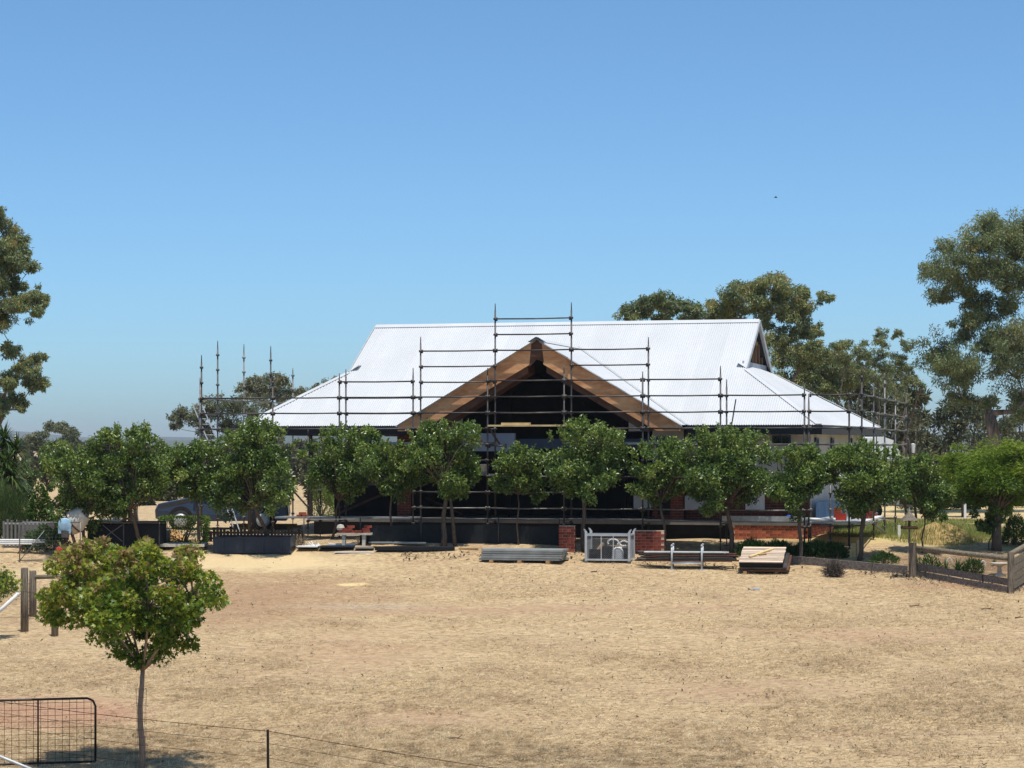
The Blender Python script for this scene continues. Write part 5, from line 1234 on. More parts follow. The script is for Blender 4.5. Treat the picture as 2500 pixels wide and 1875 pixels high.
q = hw(u_of(736, VO+0.4), VO+0.4)
stack_bricks((q.x, q.y, zl+0.052), [(-0.07,0,0,1.3),(0.12,0.02,0,1.2),(0.03,0.05,0.076,0.2)], 'brick standing on the low plank at the left end of the deck', 'bricks on the low left plank', m='brick')
# brick stacks, tubs and a paper roll on the right platform
zq = zp+0.054
q = hw(9.55, VO+2.1)
stack_bricks((q.x, q.y, zq), [(0.0+0.12*i, 0.0+0.26*j, 0.076*r, 1.31) for r in range(5) for i in range(2) for j in range(1)], 'orange brick in the tall stack on the platform behind the straight trunk', 'tall brick stack on the right platform', m='brick')
q = hw(10.1, 1.2)
stack_bricks((q.x, q.y, zq), [(0.0+0.13*i+random.uniform(-0.01,0.01), 0.0, 0.076*r, 1.31) for r in range(3) for i in range(4)], 'red brick in the low stack on the platform right of the trunk', 'low brick stack on the right platform')
q = hw(10.2, 4.0)
stack_bricks((q.x, q.y, zq), [(-0.25+0.13*i, 0.0, 0.076*r, 1.31) for r in range(3) for i in range(4-r)], 'red brick in the stepped stack at the far end of the platform', 'stepped brick stack on the right platform')
q = hw(9.75, VO+1.75); tb = thing('crate', 'small red plastic crate among the bricks on the right platform', 'crate', (q.x, q.y, zq), -TH)
for x0, x1_, y0, y1 in ((-0.16,0.16,-0.12,-0.105),(-0.16,0.16,0.105,0.12),(-0.16,-0.145,-0.105,0.105),(0.145,0.16,-0.105,0.105)): MB().box(x0,x1_,y0,y1,0,0.2).build('side', M['redplastic'], tb)
MB().box(-0.145,0.145,-0.105,0.105,0,0.012).build('base', M['redplastic'], tb)
q = hw(8.95, VO+0.75); zt = zp+0.052
o = link('membrane_roll', MB().tube([(-0.75,0,0.05),(0.75,0.0,0.05)], 0.05, 12).mesh('membrane_roll', M['white'], True), None, (q.x, q.y, zt), -TH+0.1); tag(o, 'white roll of membrane lying on the right platform', 'roll')
q = hw(8.32, VO+0.6); o = link('blue_bag', MB().lathe([(0.0,0.0),(0.12,0.005),(0.14,0.08),(0.08,0.16),(0.03,0.19),(0.0,0.19)], 9).mesh('blue_bag', M['blueplastic'], True), None, (q.x, q.y, zt)); tag(o, 'crumpled bright blue bag at the corner of the right platform', 'bag')
tp_ = MB(); us = np.linspace(8.72, 9.25, 8)
q0 = hw(8.75, 2.0)
vs = [hw(8.80+0.35*t+0.02*math.sin(t*25), 1.0+4.6*t, z) for z in (FL+0.01, 0.92, 1.12) for t in np.linspace(0, 1, 14)]
tp_.add([v+Vector((0.0,0,0)) for v in vs], [(r*14+i, r*14+i+1, (r+1)*14+i+1, (r+1)*14+i) for r in range(2) for i in range(13)])
tp_.v = [(x-q0.x, y-q0.y, z-FL) for x, y, z in tp_.v]
o = link('tarpaulin', tp_.mesh('tarpaulin', M['tarp']), None, (q0.x, q0.y, FL)); sm = o.modifiers.new('thick', 'SOLIDIFY'); sm.thickness = 0.012; tag(o, 'dark blue tarpaulin hung along the end wall above the platform', 'tarpaulin')
# straw hat hung on the wall under the left foot of the gable
q = hw(u_of(1110, 0.2), 0.2, zpix(1033, u_of(1110, 0.2), 0.2))
ht = thing('hat', 'pale canvas hat hung under the left foot of the gable', 'hat', q, -TH)
MB().lathe([(0.0,0.13),(0.09,0.12),(0.12,0.03),(0.25,0.0),(0.25,-0.012),(0.0,-0.012)], 20, (0,0,0), (0,-1,0.1)).build('crown', M['hat'], ht, True)
MB().lathe([(0.124,0.028),(0.126,0.05),(0.113,0.065)], 20, (0,0,0), (0,-1,0.1)).build('band', M['slab'], ht, True)

# ---- ladder leaning against the left deck
def ladder(a, b_, w_, label, n=10):
    a = Vector(a); b_ = Vector(b_); t = thing('ladder', label, 'ladder', a); d = b_-a; s = Vector((w_/2, 0, 0))
    for sg in (-1, 1): MB().bar(s*sg, d+s*sg, 0.03, 0.07, (0,1,0)).build('stile', M['zinc'], t)
    for i in range(1, n): MB().tube([-s+d*(i/n), s+d*(i/n)], 0.014, 6).build('rung', M['zinc'], t, True)
a = ong(584, 1312); ladder(a, at(546, 1196, a.y+0.5), 0.16, 'aluminium ladder leaning left of the broad tall tree', 7)
a = ong(548, 1312); a2 = hw(UL-0.8, VO+0.6); lb_ = at(524, 1088, a2.y); ladder(lb_, at(480, 984, a2.y+0.3), 0.30, 'ladder standing on the left scaffold deck against the corner upright', 8)
for i in range(3): MB().box(UL-1.0, UL+0.35, VO+0.35+0.24*i, VO+0.58+0.24*i, lb_.z-0.056, lb_.z-0.004).build('plank', M['plank'], ls)

# ---- blue-grey open steel bin under the broad tree
p = ong(520, 1352); k = ppm(p.y); W = 190/k
bn = thing('steel_bin', 'low blue-grey open steel bin in the shade of the broad tree', 'bin', (p.x, p.y, p.z), -0.04)
for sh, nm in (([(0,0,0.02),(W,0,0.02),(W,0,0.50),(0,0,0.50)], (0,0.03,0)), ([(0,1.1,0.02),(W,1.1,0.02),(W,1.1,0.50),(0,1.1,0.50)], (0,0.03,0))): MB().prism(sh, nm).build('side', M['steelshade'], bn)
for x in (0, W-0.03): MB().box(x, x+0.03, 0.03, 1.1, 0.02, 0.50).build('end', M['steelshade'], bn)
MB().box(0.03, W-0.03, 0.03, 1.1, 0.02, 0.06).build('floor', M['steelshade'], bn)
for x in (0.3, 0.9, 1.5, 2.05): MB().box(x-0.03, x+0.03, -0.025, 0, 0.02, 0.48).build('rib', M['steelshade'], bn)
for y in (-0.02, 1.1): MB().tube([(0,y,0.50),(W,y,0.50)], 0.022, 7).build('rim', M['steelshade'], bn, True)
MB().box(0.1, W-0.1, 0.2, 0.9, -0.06, 0.02).build('skid', M['steeldark'], bn)
# old paling fence behind the bin
a = ong(498, 1322); e = ong(738, 1324); pf = thing('paling_fence', 'low fence of old dark palings behind the steel bin', 'fence', a); vx = e-a; npl = 30
for i in range(npl):
    f_ = i/(npl-1); q_ = vx*f_; hh = 0.40+0.05*math.sin(i*2.3)+0.04*math.sin(i*5.1); MB().box(q_.x-0.043, q_.x+0.043, q_.y-0.01, q_.y+0.01, q_.z-0.08, q_.z+hh).build('paling', M['paling'], pf)
for z_ in (0.10, 0.28): MB().bar(Vector((0,0.03,z_)), vx+Vector((0,0.03,z_)), 0.035, 0.06).build('rail', M['paling'], pf)
# timber stack behind it
p = ong(560, 1290)
for i, (x, y, z, l, m_) in enumerate(((0,0,0.02,2.6,'timber'),(0.1,0.12,0.02,2.6,'timber'),(0.05,0.06,0.07,2.5,'timber'),(0.8,0.0,0.12,1.6,'board'),(0.0,0.12,0.12,2.4,'timber'))):
    o = link('timber_length', MB().box(x, x+l, y, y+0.1, z, z+0.048).mesh('timber_length', M[m_]), None, p, -0.1); tag(o, 'sawn timber length stacked behind the blue-grey bin', 'timber', 'timber stack behind the bin')
p = ong(640, 1240)
tr = thing('flat_trailer', 'flat trailer with pale rails parked behind the broad tree', 'trailer', p, -0.1)
MB().box(-1.3, 1.0, -0.7, 0.7, 0.5, 0.58).build('tray', M['slab'], tr)
for z in (0.75, 1.0):
    for y in (-0.7, 0.7): MB().box(-1.3, 1.0, y-0.02, y+0.02, z, z+0.06).build('rail', M['white'], tr)
for x in (-1.28, -0.15, 0.98):
    for y in (-0.7, 0.7): MB().box(x-0.02, x+0.02, y-0.018, y+0.018, 0.58, 1.08).build('stanchion', M['white'], tr)
for y in (-0.75, 0.75):
    wv = MB().lathe([(0.0,-0.08),(0.30,-0.08),(0.32,-0.05),(0.32,0.05),(0.30,0.08),(0.0,0.08)], 18, (-0.2,y,0.30), (0,1,0)).build('wheel', M['rubber'], tr, True)
    MB().lathe([(0.0,-0.09),(0.17,-0.09),(0.17,0.09),(0.0,0.09)], 12, (-0.2,y,0.30), (0,1,0)).build('rim', M['zinc'], wv, True)
MB().bar((-1.3,0,0.52),(-2.2,0,0.45),0.08,0.08).build('drawbar', M['slab'], tr)
MB().tube([(-2.1,0,-0.0),(-2.1,0,0.48)], 0.025, 7).build('jockey_leg', M['zinc'], tr, True)

# ---- parked car
p = ong(548, 1292)
car = thing('parked_car', 'dark blue-grey wagon parked behind the clipped hedge', 'car', p, 0.06)
side = [(-2.32,0.42),(-2.34,0.70),(-2.22,0.92),(-1.30,1.10),(-0.55,1.60),(-0.2,1.68),(1.5,1.66),(2.0,1.50),(2.22,1.05),(2.28,0.55),(2.2,0.32),(-2.1,0.30)]
def body(prof, half):
    n = len(prof); V = []
    ns = [(-1.0, 0.90), (-0.94, 1.0), (-0.5, 1.0), (0.5, 1.0), (0.94, 1.0), (1.0, 0.90)]
    for t, sc_ in ns:
        for x, z in prof:
            tuck = 1.0 if z < 1.06 else 1.0-0.26*(z-1.06)/0.62
            V.append((x*(0.985 if abs(t) > 0.97 else 1), t*half*tuck, z if abs(t) < 0.97 else 0.45+(z-0.45)*0.97))
    Fc = [tuple(range(n))[::-1], tuple((len(ns)-1)*n+i for i in range(n))]
    for a in range(len(ns)-1):
        for i in range(n): j = (i+1) % n; Fc.append((a*n+i, a*n+j, (a+1)*n+j, (a+1)*n+i))
    return MB().add(V, Fc)
body(side, 0.92).build('body', M['carpaint'], car)
for s in (-1, 1):
    yb = lambda z: s*(0.92*(1.0 if z < 1.06 else 1.0-0.26*(z-1.06)/0.62)+0.006)
    for pts in ([(-1.12,1.12),(-0.5,1.54),(-0.12,1.60),(-0.12,1.12)], [(-0.04,1.12),(-0.04,1.60),(0.85,1.60),(0.85,1.12)], [(0.93,1.12),(0.93,1.59),(1.5,1.57),(1.85,1.14)]):
        MB().prism([(x, yb(z), z) for x, z in pts], (0, s*0.006, 0)).build('window', M['glass'], car)
    for x in (-0.08, 0.89): MB().box(x-0.005, x+0.005, s*0.921-0.004, s*0.921+0.004, 0.42, 1.08).build('door_gap', M['rubber'], car)
    MB().box(-0.98, -0.76, s*0.95-0.07, s*0.95+0.07, 1.08, 1.22).build('wing_mirror', M['carpaint'], car)
    for x in (0.18, 1.1): MB().box(x-0.1, x+0.02, s*0.935-0.015, s*0.935+0.015, 0.95, 0.99).build('door_handle', M['zinc'], car)
    MB().box(-2.30, -2.0, s*0.72-0.14, s*0.72+0.14, 0.72, 0.86).build('headlight', M['zinc'], car)
    for x in (-1.45, 1.4):
        MB().lathe([(0.0,-0.004),(0.43,-0.004),(0.43,0.004),(0.0,0.004)], 22, (x, s*0.924, 0.40), (0,1,0)).build('wheel_arch', M['rubber'], car)
        wv = MB().lathe([(0.0,-0.10),(0.32,-0.10),(0.345,-0.07),(0.345,0.07),(0.32,0.10),(0.0,0.10)], 22, (x, s*0.86, 0.34), (0,1,0)).build('wheel', M['rubber'], car, True)
        MB().lathe([(0.0,-0.112),(0.12,-0.11),(0.24,-0.104),(0.24,0.104),(0.12,0.11),(0.0,0.112)], 14, (x, s*0.865, 0.34), (0,1,0)).build('rim', M['zinc'], wv, True)
MB().prism([(-1.24,-0.76,1.145),(-0.62,-0.70,1.57),(-0.62,0.70,1.57),(-1.24,0.76,1.145)], (-0.008,0,0.012)).build('windscreen', M['glass'], car)

# ---- black-sided trailer with its load
p = ong(215, 1346); k = ppm(p.y); W = 175/k
bt_ = thing('box_trailer', 'trailer with black shade-cloth sides and crossed braces', 'trailer', p, -0.03)
for y in (0, 1.1):
    MB().box(0.02, W-0.02, y-0.004, y+0.004, 0.10, 0.80).build('cloth_side', M['shade'], bt_)
    for x in (0, W/2, W): MB().bar((x,y-0.012,0.06),(x,y-0.012,0.84),0.03,0.03).build('upright', M['steeldark'], bt_)
    MB().bar((0,y-0.012,0.85),(W,y-0.012,0.85),0.035,0.035).build('top_rail', M['steeldark'], bt_)
    MB().bar((0,y-0.012,0.08),(W,y-0.012,0.08),0.035,0.035).build('bottom_rail', M['steeldark'], bt_)
    MB().bar((0.05,y-0.04,0.12),(W/2-0.03,y-0.04,0.80),0.02,0.02).build('brace', M['slab'], bt_); MB().bar((W/2-0.03,y-0.045,0.30),(0.45,y-0.045,0.80),0.02,0.02).build('brace', M['slab'], bt_)
for x in (0.0, W): MB().box(x-0.004, x+0.004, 0.03, 1.07, 0.10, 0.80).build('cloth_end', M['shade'], bt_)
MB().box(0.0, W, 0.0, 1.1, 0.0, 0.06).build('tray', M['steeldark'], bt_)
MB().box(0.15, W-0.15, 0.3, 0.8, -0.08, 0.0).build('skid', M['steeldark'], bt_)
MB().box(0.0, W, 0.02, 1.08, 0.868, 0.885).build('lid', M['shade'], bt_)
zt = p.z+0.885
o = link('white_board', MB().box(0.15, 0.95, 0.2, 0.7, 0, 0.06).mesh('white_board', M['white']), None, (p.x, p.y, zt)); tag(o, 'white board lying on the black-sided trailer', 'board')
tub = thing('white_drum', 'white plastic drum on the black-sided trailer', 'drum', (p.x+0.78, p.y+0.35, zt+0.061))
MB().lathe([(0.0,0.0),(0.10,0.0),(0.115,0.05),(0.115,0.28),(0.07,0.33),(0.0,0.34)], 14).build('body', M['white'], tub, True)
MB().lathe([(0.0,0.34),(0.045,0.34),(0.045,0.38),(0.0,0.385)], 10).build('lid', M['redplastic'], tub, True)
pl = thing('pallet', 'timber pallet standing on edge on the black-sided trailer', 'pallet', (p.x+1.12, p.y+0.4, zt))
for i in range(3): MB().box(-0.16+i*0.17, -0.03+i*0.17, -0.01, 0.01, 0.0, 0.62-0.08*i).build('slat', M['timber'], pl)
for z in (0.05, 0.42): MB().box(-0.16, 0.31, 0.011, 0.05, z, z+0.07).build('bearer', M['framing'], pl)
MB().bar((0.33,-0.04,0.0),(0.26,0.0,0.52),0.03,0.02).build('pale_stick', M['white'], pl)
# clay heap
p = ong(420, 1318); mb = MB(); rngn = np.random.default_rng(8); R_ = 10
mb.v = [(0,0,0.34)]; 
for r in range(1, 5):
    for j in range(R_):
        a = 2*math.pi*j/R_; q = r/4*(1+rngn.uniform(-0.12, 0.12)); mb.v.append((0.52*q*math.cos(a), 0.42*q*math.sin(a), max(-0.06, 0.34*(1-q**1.3)+rngn.uniform(-0.03, 0.03)) if r < 4 else -0.08))
mb.f = [(0, 1+j, 1+(j+1) % R_) for j in range(R_)]+[(1+(r-1)*R_+j, 1+r*R_+j, 1+r*R_+(j+1) % R_, 1+(r-1)*R_+(j+1) % R_) for r in range(1, 4) for j in range(R_)]
tag(link('clay_heap', mb.mesh('clay_heap', M['clay']), None, p), 'heap of orange clay in front of the clipped hedge', 'heap')

# ---- cement mixer
p = ong(170, 1360); k = ppm(p.y)
cm = thing('cement_mixer', 'old cement mixer with a pale blue motor cover and white drum', 'mixer', p, 0.1)
for y in (-0.3, 0.3):
    MB().bar((-0.25,y*1.0,0.24),(0.03,y*0.55,0.82),0.04,0.04).build('leg', M['rust'], cm); MB().bar((0.25,y,0.08),(0.03,y*0.55,0.82),0.04,0.04).build('leg', M['rust'], cm)
MB().bar((-0.38,0.0,0.26),(0.45,0.0,0.26),0.05,0.05).build('axle_beam', M['rust'], cm)
MB().bar((-0.25,-0.36,0.22),(-0.25,0.36,0.22),0.04,0.04).build('axle', M['rust'], cm)
for y in (-0.36, 0.36):
    wv = MB().lathe([(0.0,-0.04),(0.2,-0.04),(0.23,0),(0.2,0.04),(0.0,0.04)], 16, (-0.25,y,0.22), (0.25,1,0)).build('wheel', M['rubber'], cm, True)
    MB().lathe([(0.0,-0.05),(0.12,-0.05),(0.12,0.05),(0.0,0.05)], 10, (-0.25,y,0.22), (0.25,1,0)).build('rim', M['redplastic'], wv, True)
MB().lathe([(0.10,-0.40),(0.30,-0.28),(0.38,-0.02),(0.37,0.06),(0.24,0.38),(0.18,0.42),(0.16,0.42),(0.34,0.05),(0.0,-0.3)], 22, (0.12,0.05,1.05), (0.70,-0.15,0.55)).build('drum', M['concrete'], cm, True)
MB().lathe([(0.375,-0.03),(0.39,-0.03),(0.39,0.02),(0.375,0.02)], 22, (0.12,0.05,1.05), (0.70,-0.15,0.55)).build('drum_band', M['rust'], cm, True)
MB().lathe([(0.0,-0.07),(0.17,-0.07),(0.20,-0.05),(0.20,0.05),(0.17,0.07),(0.0,0.07)], 22, (-0.10,-0.42,0.98), (0.1,-1,0)).build('motor_cover', M['mixblue'], cm, True)
MB().box(-0.29, 0.08, -0.48, -0.35, 0.72, 0.97).build('motor_housing', M['mixblue'], cm)
MB().box(-0.20, 0.02, -0.51, -0.36, 0.60, 0.80).build('motor', M['steeldark'], cm)
MB().tube([(-0.1,-0.42,0.95),(0.05,0.0,1.0)], 0.04, 8).build('shaft', M['rust'], cm, True)
# small mesh gate left open beside it
a = ong(48, 1372); e = ong(196, 1366); a.z = min(a.z, e.z); k = ppm(a.y)
mg = thing('mesh_gate', 'light tube and mesh gate standing open before the mixer', 'gate', a)
vx = Vector((e.x-a.x, e.y-a.y, 0)); L_ = vx.length; 
hh = 1.16
MB().tube([(0,0,0.0),(0,0,hh-0.1),(vx.x*0.03,vx.y*0.03,hh-0.02),(vx.x*0.07,vx.y*0.07,hh),(vx.x,vx.y,hh)], 0.018, 7).build('frame_tube', M['wire'], mg, True)
MB().tube([(0,0,0.05),(vx.x,vx.y,0.05)], 0.018, 7).build('bottom_tube', M['wire'], mg, True)
MB().tube([(vx.x,vx.y,-0.02),(vx.x,vx.y,hh)], 0.018, 7).build('end_tube', M['wire'], mg, True)
MB().tube([(0.02,0,0.06),(vx.x*0.4,vx.y*0.4,0.9)], 0.014, 6).build('brace', M['wire'], mg, True)
meshpanel(mg, (0,0,0), (vx.x,vx.y,0), 0.07, hh-0.02, 0.10, 0.0014, 'wire', diag=False)
# pile of white poles and a grey slatted crate at the left edge
p = ong(20, 1352)
for i in range(9):
    y = (i % 3)*0.10; z = 0.30+(i//3)*0.055; o = link('white_pole', MB().tube([(-0.9-0.1*(i%2), y, z), (0.75+0.12*(i % 4), y-0.05, z)], 0.026, 7).mesh('white_pole', M['white'], True), None, p, -0.06); tag(o, 'white pole in the pile on trestles at the left edge', 'pole', 'white poles piled at the left edge')
for i, x in enumerate((-0.55, 0.45)):
    ts = thing('trestle', ('trestle carrying the left end of the white poles', 'trestle carrying the right end of the white poles')[i], 'trestle', (p.x+x, p.y, p.z))
    MB().box(-0.03, 0.03, -0.1, 0.35, 0.22, 0.272).build('top_bar', M['rust'], ts)
    for y in (-0.08, 0.32):
        for s in (-1, 1): MB().bar((s*0.16,y,-0.02),(0,y,0.24),0.03,0.03,(0,1,0)).build('leg', M['rust'], ts)
p = ong(62, 1338)
gc = thing('slatted_crate', 'grey slatted crate behind the pile of white poles', 'crate', p, -0.15)
for i in range(11): MB().box(-0.72+i*0.125, -0.66+i*0.125, -0.01, 0.01, 0.0, 0.82+0.06*math.sin(i*1.3)).build('slat', M['slab'], gc)
for i in range(5): MB().box(0.62, 0.64, 0.04+i*0.16, 0.11+i*0.16, 0.0, 0.80).build('slat', M['slab'], gc)
for z in (0.06, 0.72): MB().box(-0.72, 0.65, 0.011, 0.03, z, z+0.05).build('rail', M['zinc'], gc)
MB().box(-0.72, 0.62, 0.76, 0.79, 0.0, 0.78).build('back', M['slab'], gc)
MB().box(-0.72, -0.70, 0.031, 0.76, 0.0, 0.78).build('end', M['slab'], gc)
MB().box(-0.70, 0.62, 0.031, 0.76, 0.02, 0.05).build('floor', M['slab'], gc)

# ---- left post-and-wire fence
fpx = [(60, 1542, 1386, 19), (76+4, 1506, 1393, 18), (134, 1555, 1425, 17)]
lbs = ['round grey strainer post at the left edge carrying the white stay', 'dark square post behind the grey strainer post', 'pale post half hidden by the maple crown']
PP = []
for (px, by, ty, w_), lb in zip(fpx, lbs):
    q = ong(px, by); k = ppm(q.y); r = w_/k/2; hh = (by-ty)/k; PP.append((q, hh, r))
    mb = MB().lathe([(r*1.05,-0.15),(r*1.02,hh*0.5),(r*0.96,hh-0.02),(r*0.85,hh),(0.0,hh)], 10)
    tag(link('fence_post', mb.mesh('fence_post', M['post'], True), None, q), lb, 'post', 'wooden posts of the left fence')
q, hh, r = PP[0]
st = link('fence_stay', MB().tube([(-1.1,0.05,0.02),(-0.10,-0.02,hh*0.62)], 0.045, 8).mesh('fence_stay', M['white'], True), None, q); st.location = q; tag(st, 'white diagonal stay propping the grey strainer post', 'stay')
w3 = thing('fence_wire', 'two slack wires running between the left fence posts', 'wire', PP[0][0])
for z0 in (0.35, 0.95):
    a = Vector((0,0,z0)); e = PP[2][0]-PP[0][0]+Vector((0,0,z0)); f_ = PP[1][0]-PP[0][0]+Vector((0,0,z0)); d0 = Vector((-2.0,-0.3,z0))
    MB().tube([d0, a+Vector((0,-0.1,0)), e+Vector((0,-0.1,0))], 0.004, 4).build('strand', M['darkwire'], w3); MB().tube([a+Vector((0,-0.1,0)), f_+Vector((0,-0.1,0))], 0.004, 4).build('strand', M['darkwire'], w3)
q, hh, r = PP[1]
o = link('fence_rail', MB().tube([(0.05,-0.02,hh-0.16),(2.3,0.35,hh-0.12)], 0.055, 8).mesh('fence_rail', M['rail'], True), None, q); tag(o, 'round weathered rail running behind the maple crown from the dark post', 'rail')
q2 = gnd(q.x+2.3, q.y+0.35); o = link('fence_post', MB().lathe([(0.09,-0.15),(0.085,hh),(0.0,hh)], 10).mesh('fence_post', M['post'], True), None, q2); tag(o, 'post hidden behind the maple crown at the rail end', 'post', 'wooden posts of the left fence')

# ---- foreground gate, stay and barbed wire
q = ong(233, 1868); k = ppm(q.y); q.z -= 0.0
GW, GH = 3.3, (1868-1704)/k
fg = thing('farm_gate', 'black pipe farm gate with rusty square mesh at the bottom left', 'gate', q, 0.0)
dirv = Vector((-1.0, -0.24, 0)).normalized()
def gp(t, z): return dirv*t+Vector((0,0,z))
MB().tube([gp(0.0,0.06), gp(0.0,GH-0.13), gp(0.04,GH-0.04), gp(0.13,GH), gp(GW-0.13,GH), gp(GW,GH-0.13), gp(GW,0.06)], 0.019, 8).build('frame_pipe', M['blackpipe'], fg, True)
MB().tube([gp(0,0.06), gp(GW,0.06)], 0.019, 8).build('bottom_pipe', M['blackpipe'], fg, True)
for t in (0.90, 1.8, 2.7): MB().tube([gp(t,0.07), gp(t,GH)], 0.014, 7).build('upright', M['blackpipe'], fg, True)
mb = MB()
for t in np.arange(0.07, GW, 0.113): mb.tube([gp(t,0.06)+Vector((0,0.012,0)), gp(t,GH)+Vector((0,0.012,0))], 0.0038, 4, False)
mb.build('mesh_uprights', M['rustwire'], fg)
mb = MB()
for z in np.arange(0.13, GH-0.03, 0.098): mb.tube([gp(0,z)+Vector((0,0.014,0)), gp(GW*0.5,z+0.006*math.sin(z*20))+Vector((0,0.014,0)), gp(GW,z)+Vector((0,0.014,0))], 0.0036, 4, False)
mb.build('mesh_wires', M['rustwire'], fg)
gpos = q+dirv*(GW+0.1); gpo = gnd(gpos.x, gpos.y)
tag(link('gate_post', MB().lathe([(0.09,-0.2),(0.085,1.35),(0.0,1.36)], 10).mesh('gate_post', M['post'], True), None, gpo), 'gate post that carries the black farm gate off the left edge', 'post')
MB().tube([gp(GW,0.3), gp(GW+0.1,0.3)], 0.012, 6).build('hinge', M['blackpipe'], fg); MB().tube([gp(GW,GH-0.2), gp(GW+0.1,GH-0.2)], 0.012, 6).build('hinge', M['blackpipe'], fg)
MB().tube([gp(0.90,0.0), gp(0.90,0.07)], 0.012, 6).build('drop_bolt', M['blackpipe'], fg)
Yn = q.y-2.6; a = at(-140, 1790, Yn); e = at(120, 1896, Yn)
ge_ = gnd(e.x+0.2, e.y); dst = (e-a).normalized()
st = thing('stay_pipe', 'galvanised stay pipe slanting across the bottom left corner', 'stay', gnd(a.x, a.y))
o0 = st.location
tq = (e.z-gnd(e.x, e.y).z)/max(0.05, -dst.z); e2 = e+dst*tq
MB().tube([a-o0, e2-o0], 0.024, 8).build('pipe', M['zinc'], st, True)
MB().lathe([(0.08,-0.2),(0.075,a.z-o0.z+0.25),(0.0,a.z-o0.z+0.26)], 10).build('post', M['post'], st, True)
# barbed wire fence with a steel picket
def wire_pts(P0, P1, sag, n=14):
    return [P0+(P1-P0)*(i/n)-Vector((0,0,sag*4*(i/n)*(1-i/n))) for i in range(n+1)]
pk = gnd((655-CX)/F*33.6, 33.6); kq = ppm(33.6)
hp = (CZ-(1781-H)/F*33.6)-pk.z
pt = thing('steel_picket', 'black steel picket standing in the barbed wire fence at the bottom', 'picket', pk)
b = MB()
for a_ in (0.5, 2.6, 4.7): b.prism([(0.0,0.0,-0.2),(0.022*math.cos(a_),0.022*math.sin(a_),-0.2),(0.022*math.cos(a_)-0.01,0.022*math.sin(a_),hp),(-0.01,0.0,hp)], (0.004*math.sin(a_),-0.004*math.cos(a_),0))
b.build('stake', M['blackpipe'], pt)
bw = thing('barbed_wire_fence', 'barbed and plain wires strung low across the bottom foreground', 'fence', pk)
rngw = np.random.default_rng(5)
for wi, (d0, barb) in enumerate(((0.02, True), (0.20, False), (0.42, False), (0.70, False))):
    A = gnd(-9.6, 37.2)+Vector((0,0,hp-d0)); B = pk+Vector((-0.01,-0.02,hp-d0)); Cc = gnd(3.6, 27.6)+Vector((0,0,hp-d0))
    pts = wire_pts(A, B, 0.05)+wire_pts(B, Cc, 0.07)[1:]; pts = [x_-pk for x_ in pts]
    mb = MB().tube(pts, 0.0048 if barb else 0.0032, 4)
    if barb:
        for s0, s1 in zip(pts[:-1], pts[1:]):
            for t in (0.1, 0.3, 0.5, 0.7, 0.9):
                c_ = s0+(s1-s0)*t
                for _ in range(2):
                    v_ = Vector(rngw.normal(size=3)).normalized()*0.017; mb.tube([c_-v_, c_+v_], 0.0022, 3)
    mb.build('barbed_strand' if barb else 'plain_strand', M['rustwire' if barb else 'darkwire'], bw)
ends = []
for nm, X, Y in (('end post of the wire fence off the left edge', -9.6, 37.2), ('end post of the wire fence below the frame', 3.6, 27.6)):
    g0 = gnd(X, Y); tag(link('end_post', MB().lathe([(0.07,-0.2),(0.065,hp+0.1),(0.0,hp+0.11)], 9).mesh('end_post', M['post'], True), None, g0), nm, 'post')

# ---- right garden: rail fence, sleepers, bird feeder, birdbath, mound
A = ong(2229, 1408); B = ong(2468, 1448); zA, zB = A.z, B.z
fo = Vector((A.x, A.y, A.z))
rf = thing('rail_fence', 'weathered post and rail fence with sleepers round the right garden bed', 'fence', fo)
d = B-A; d2 = Vector((d.x, d.y, 0)); perp = Vector((-d2.y, d2.x, 0)).normalized()
def vpost(o_, hh, w_): return MB().box(o_.x-w_/2, o_.x+w_/2, o_.y-w_/2, o_.y+w_/2, o_.z-0.15, o_.z+hh)
vpost(Vector((0,0,0)), (1408-1325)/ppm(A.y), 0.17).build('post', M['post'], rf); vpost(d, (1448-1348)/ppm(B.y), 0.15).build('post', M['post'], rf)
MB().tube([Vector((0.08,0.02,0.80)), d+Vector((-0.05,0.02,0.92))], [0.075,0.07], 10).build('rail', M['rail'], rf, True)
for k_, (z0, hgt, off) in enumerate(((-0.03,0.20,0.0),(0.19,0.19,0.04))):
    pa = Vector((0.09,0.0,z0+hgt/2))+perp*off; pb = d+Vector((-0.07,0,z0+hgt/2))+perp*off
    MB().bar(pa, pb, 0.09, hgt-0.015).build('sleeper', M['sleeper'], rf)
for t in (0.12, 0.72): o_ = d*t; MB().box(o_.x-0.02, o_.x+0.02, o_.y-0.075, o_.y-0.046, o_.z-0.1, o_.z+0.38).build('peg', M['steeldark'], rf)
C2 = gnd(B.x+1.4, B.y+3.2); e = C2-fo
for i in range(4): MB().bar(d+Vector((0.10,0.1,0.20+i*0.21)), e+Vector((0,0,0.20+i*0.21)), 0.03, 0.19).build('board', M['rail'], rf)
MB().tube([d+Vector((0,0.08,1.03)), e+Vector((0,0,1.05))], 0.07, 9).build('rail', M['rail'], rf, True)
vpost(e, 1.12, 0.15).build('post', M['post'], rf)
